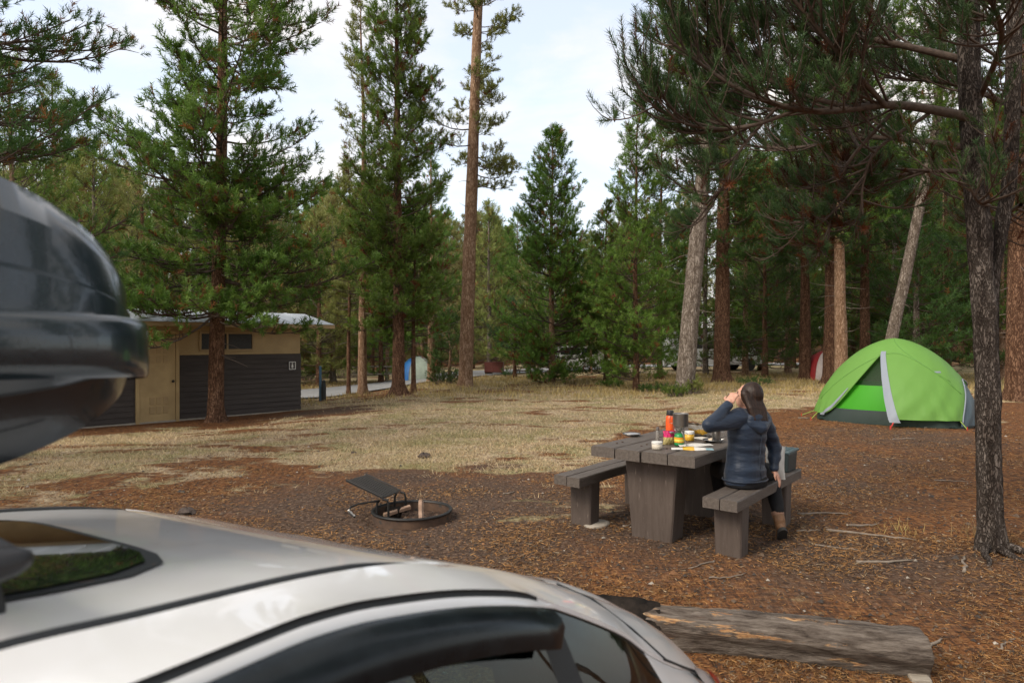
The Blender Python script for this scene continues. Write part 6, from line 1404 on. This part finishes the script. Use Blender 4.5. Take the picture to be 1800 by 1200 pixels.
# taller straw along the forest edge
X, Y = scatter(70000, 18, 32, 500, 1860); e_ = .5+.5*np.sin(X*2.1)*np.sin(Y*1.7+X); rd = np.min(np.hypot(cx[None, ::3]-X[:, None], cy[None, ::3]-Y[:, None]), axis=1) > 2.2; keep = (rg.random(len(X)) < e_*.8*sst(18.5, 23, Y)) & rd & (meadow(X, Y) > .5)
X, Y = X[keep], Y[keep]; n = len(X); cs = np.array((.42, .31, .13))*rg.uniform(.6, 1.25, (n, 1)); V_, F_, C_ = blades(rg, X, Y, rg.uniform(.10, .26, n), .0011*Y, cs, .6); tag(obj('tall_grass', arrays_mesh('tall_grass', V_, F_, M['grass'], False, C_)), 'taller golden grass along the edge of the forest', 'grass', None, 'stuff')
# grass tufts near the forked pine
for k, (tx_, ty_, nn, hh_, lab) in enumerate([(4.02, 5.75, 70, .20, 'straw grass tuft right of the forked pine base'), (3.40, 5.95, 40, .12, 'small straw grass tuft left of the forked pine base'), (-4.15, 6.55, 120, .06, 'short green grass patch beside the far side of the car roof')]):
    X = tx_+rg.normal(size=nn)*.10*(1+3*(k == 2)); Y = ty_+rg.normal(size=nn)*.08*(1+3*(k == 2)); cs = (np.array((.40, .29, .12)) if k < 2 else np.array((.16, .22, .06)))*rg.uniform(.6, 1.2, (nn, 1)); V_, F_, C_ = blades(rg, X, Y, hh_*rg.uniform(.5, 1.2, nn), .006, cs, .6); tag(obj('grass_tuft', arrays_mesh('grass_tuft', V_, F_, M['grass'], False, C_)), lab, 'grass', None, 'stuff')
# fallen needles
X, Y = scatter(270000, 3.1, 15, -40, 1840, 1.15); mk = meadow(X, Y); b_ = .5+.5*np.sin(X*1.9+1.3*np.sin(Y*1.4))*np.sin(Y*2.3+X*.8); keep = (rg.random(len(X)) < (1-.8*mk)*(.12+.88*sst(.35, .7, fbm(X*1.3+40, Y*1.6+11)))) & (np.hypot(X+.94, Y-6.42) > .42)
X, Y = X[keep], Y[keep]; n = len(X); a = rg.uniform(0, 6.28, n); L_ = rg.uniform(.02, .055, n); w = .00062*np.maximum(Y, 3.5)**.9; Z = gz(X, Y); V_ = np.zeros((n, 3, 3)); dx, dy = np.cos(a), np.sin(a)
V_[:, 0] = np.stack([X-dy*w, Y+dx*w, Z+.003+.008*rg.random(n)], -1); V_[:, 1] = np.stack([X+dy*w, Y-dx*w, Z+.003+.008*rg.random(n)], -1); V_[:, 2] = np.stack([X+dx*L_, Y+dy*L_, Z+.004+.018*rg.random(n)], -1)
pal = np.array([(.25, .105, .040), (.19, .082, .036), (.30, .14, .058), (.10, .055, .035), (.29, .21, .14), (.05, .035, .028)]); C_ = pal[rg.choice(6, n, p=[.3, .27, .18, .12, .06, .07])]*rg.uniform(.6, 1.15, (n, 1))
tag(obj('pine_needles', arrays_mesh('pine_needles', V_.reshape(-1, 3), np.arange(3*n).reshape(n, 3), M['litter'], False, np.repeat(C_, 3, 0))), 'orange-brown fallen pine needles carpeting the ground', 'needles', None, 'stuff')
# bark chips and gravel
X, Y = scatter(16000, 3.3, 13, -20, 1820); keep = rg.random(len(X)) < (1-.75*meadow(X, Y)); X, Y = X[keep], Y[keep]; n = len(X); s = rg.gamma(2.2, .0036, n)+.003; base = np.array([(1, 0, 0), (-.5, .87, 0), (-.5, -.87, 0), (0, 0, .8)]); a = rg.uniform(0, 6.28, n); st = rg.uniform(.4, 1, n)
V_ = np.zeros((n, 4, 3))
for k in range(4):
    bx, by = base[k, 0]*s, base[k, 1]*s*st; V_[:, k] = np.stack([X+bx*np.cos(a)-by*np.sin(a), Y+bx*np.sin(a)+by*np.cos(a), gz(X, Y)+.003+base[k, 2]*s*st], -1)
F_ = (np.array([(0, 1, 3), (1, 2, 3), (2, 0, 3)])[None]+(np.arange(n)*4)[:, None, None]).reshape(-1, 3); pal = np.array([(.05, .04, .035), (.13, .085, .06), (.30, .26, .22), (.48, .42, .36), (.2, .09, .045)]); C_ = pal[rg.choice(5, n, p=[.42, .37, .055, .005, .15])]*rg.uniform(.7, 1.2, (n, 1))
tag(obj('bark_chips', arrays_mesh('bark_chips', V_.reshape(-1, 3), F_, M['litter'], False, np.repeat(C_, 4, 0))), 'bark chips and gravel scattered over the campsite floor', 'debris', None, 'stuff')
# sticks lying about
M['stick'] = pm('bleached_stick', (0.17, 0.135, 0.105), (0.27, 0.225, 0.18), 12, .9, .002, 50)
sticks = [((1402, 906), (1490, 905), .012, 'grey stick just right of the boot'), ((1458, 935), (1608, 948), .013, 'longest pale stick lying between the bench and the forked pine'), ((1495, 927), (1540, 921), .014, 'thick short stick above the longest pale stick'), ((1508, 989), (1602, 983), .012, 'pale stick below the longest one'),
          ((1398, 932), (1441, 934), .009, 'thin stick behind the boot sole'), ((1430, 957), (1525, 969), .007, 'thin twig pointing right below the boot'), ((1618, 1112), (1662, 1096), .012, 'grey stick at the sawn end of the barrier log'), ((1570, 780), (1608, 779), .010, 'short pale stick in front of the red tent stake'),
          ((1405, 744), (1426, 743), .014, 'white stick left of the green tent'), ((1095, 925), (1116, 917), .010, 'twig between the table pedestal and left bench'), ((1245, 1012), (1310, 1010), .006, 'curved twig above the barrier log'), ((1690, 1000), (1702, 978), .012, 'pale root end beside the forked pine'), ((1755, 1105), (1795, 1095), .006, 'thin straw twig at the right edge'),
          ((1645, 843), (1700, 846), .007, 'thin stick left of the forked pine trunk'), ((1260, 990), (1210, 996), .006, 'thin twig in front of the near bench leg'), ((1625, 763), (1662, 760), .010, 'bark strip below the right end of the green tent'), ((885, 868), (905, 864), .010, 'dark stick right of the fire ring')]
for k, (a, b2, r, lab) in enumerate(sticks):
    rr = random.Random(k); p, q = G(*a, z=0), G(*b2, z=0); pts = []
    for i in range(9):
        t = i/8; x = lerp(p[0], q[0], t)+rr.uniform(-.012, .012); y = lerp(p[1], q[1], t)+rr.uniform(-.014, .014)+.03*math.sin(t*3.1+k); pts.append((x, y, float(gz(x, y))+r*.55+rr.uniform(0, .006)))
    o = MB().tube(pts, [r*(1.1-.6*i/8)*rr.uniform(.85, 1.1) for i in range(9)], 7).build('fallen_stick', M['stick'], None, True); tag(o, lab, 'stick')
# a dark stone near the car roof edge and clods
M['stone'] = pm('dark_stone', (0.055, 0.04, 0.034), (0.10, 0.075, 0.06), 14, .9, .006, 30)
for k, (px, py, r, lab) in enumerate([(328, 903, .075, 'dark brown clod of earth on the ground above the car roof'), (745, 805, .085, 'dark clump of burnt grass beyond the fire ring'), (622, 797, .04, 'small dark clod left of the burnt clump')]):
    x, y = G(px, py); rr = np.random.default_rng(k); b = MB(); b.ell((0, 0, 0), (1, .8, .55), 14); b.v = [tuple(np.array(v)*r*(1+.18*rr.normal())) for v in b.v]; o = b.build('stone', M['stone'], None, False, 50, (x, y, float(gz(x, y))+r*.25)); tag(o, lab, 'stone')
for o in bpy.data.objects:
    if o.parent is not None and o.name.split('.')[0] in ('limbs', 'crown', 'dead_branches', 'eyes', 'charred_bark'): o['kind'] = 'stuff'
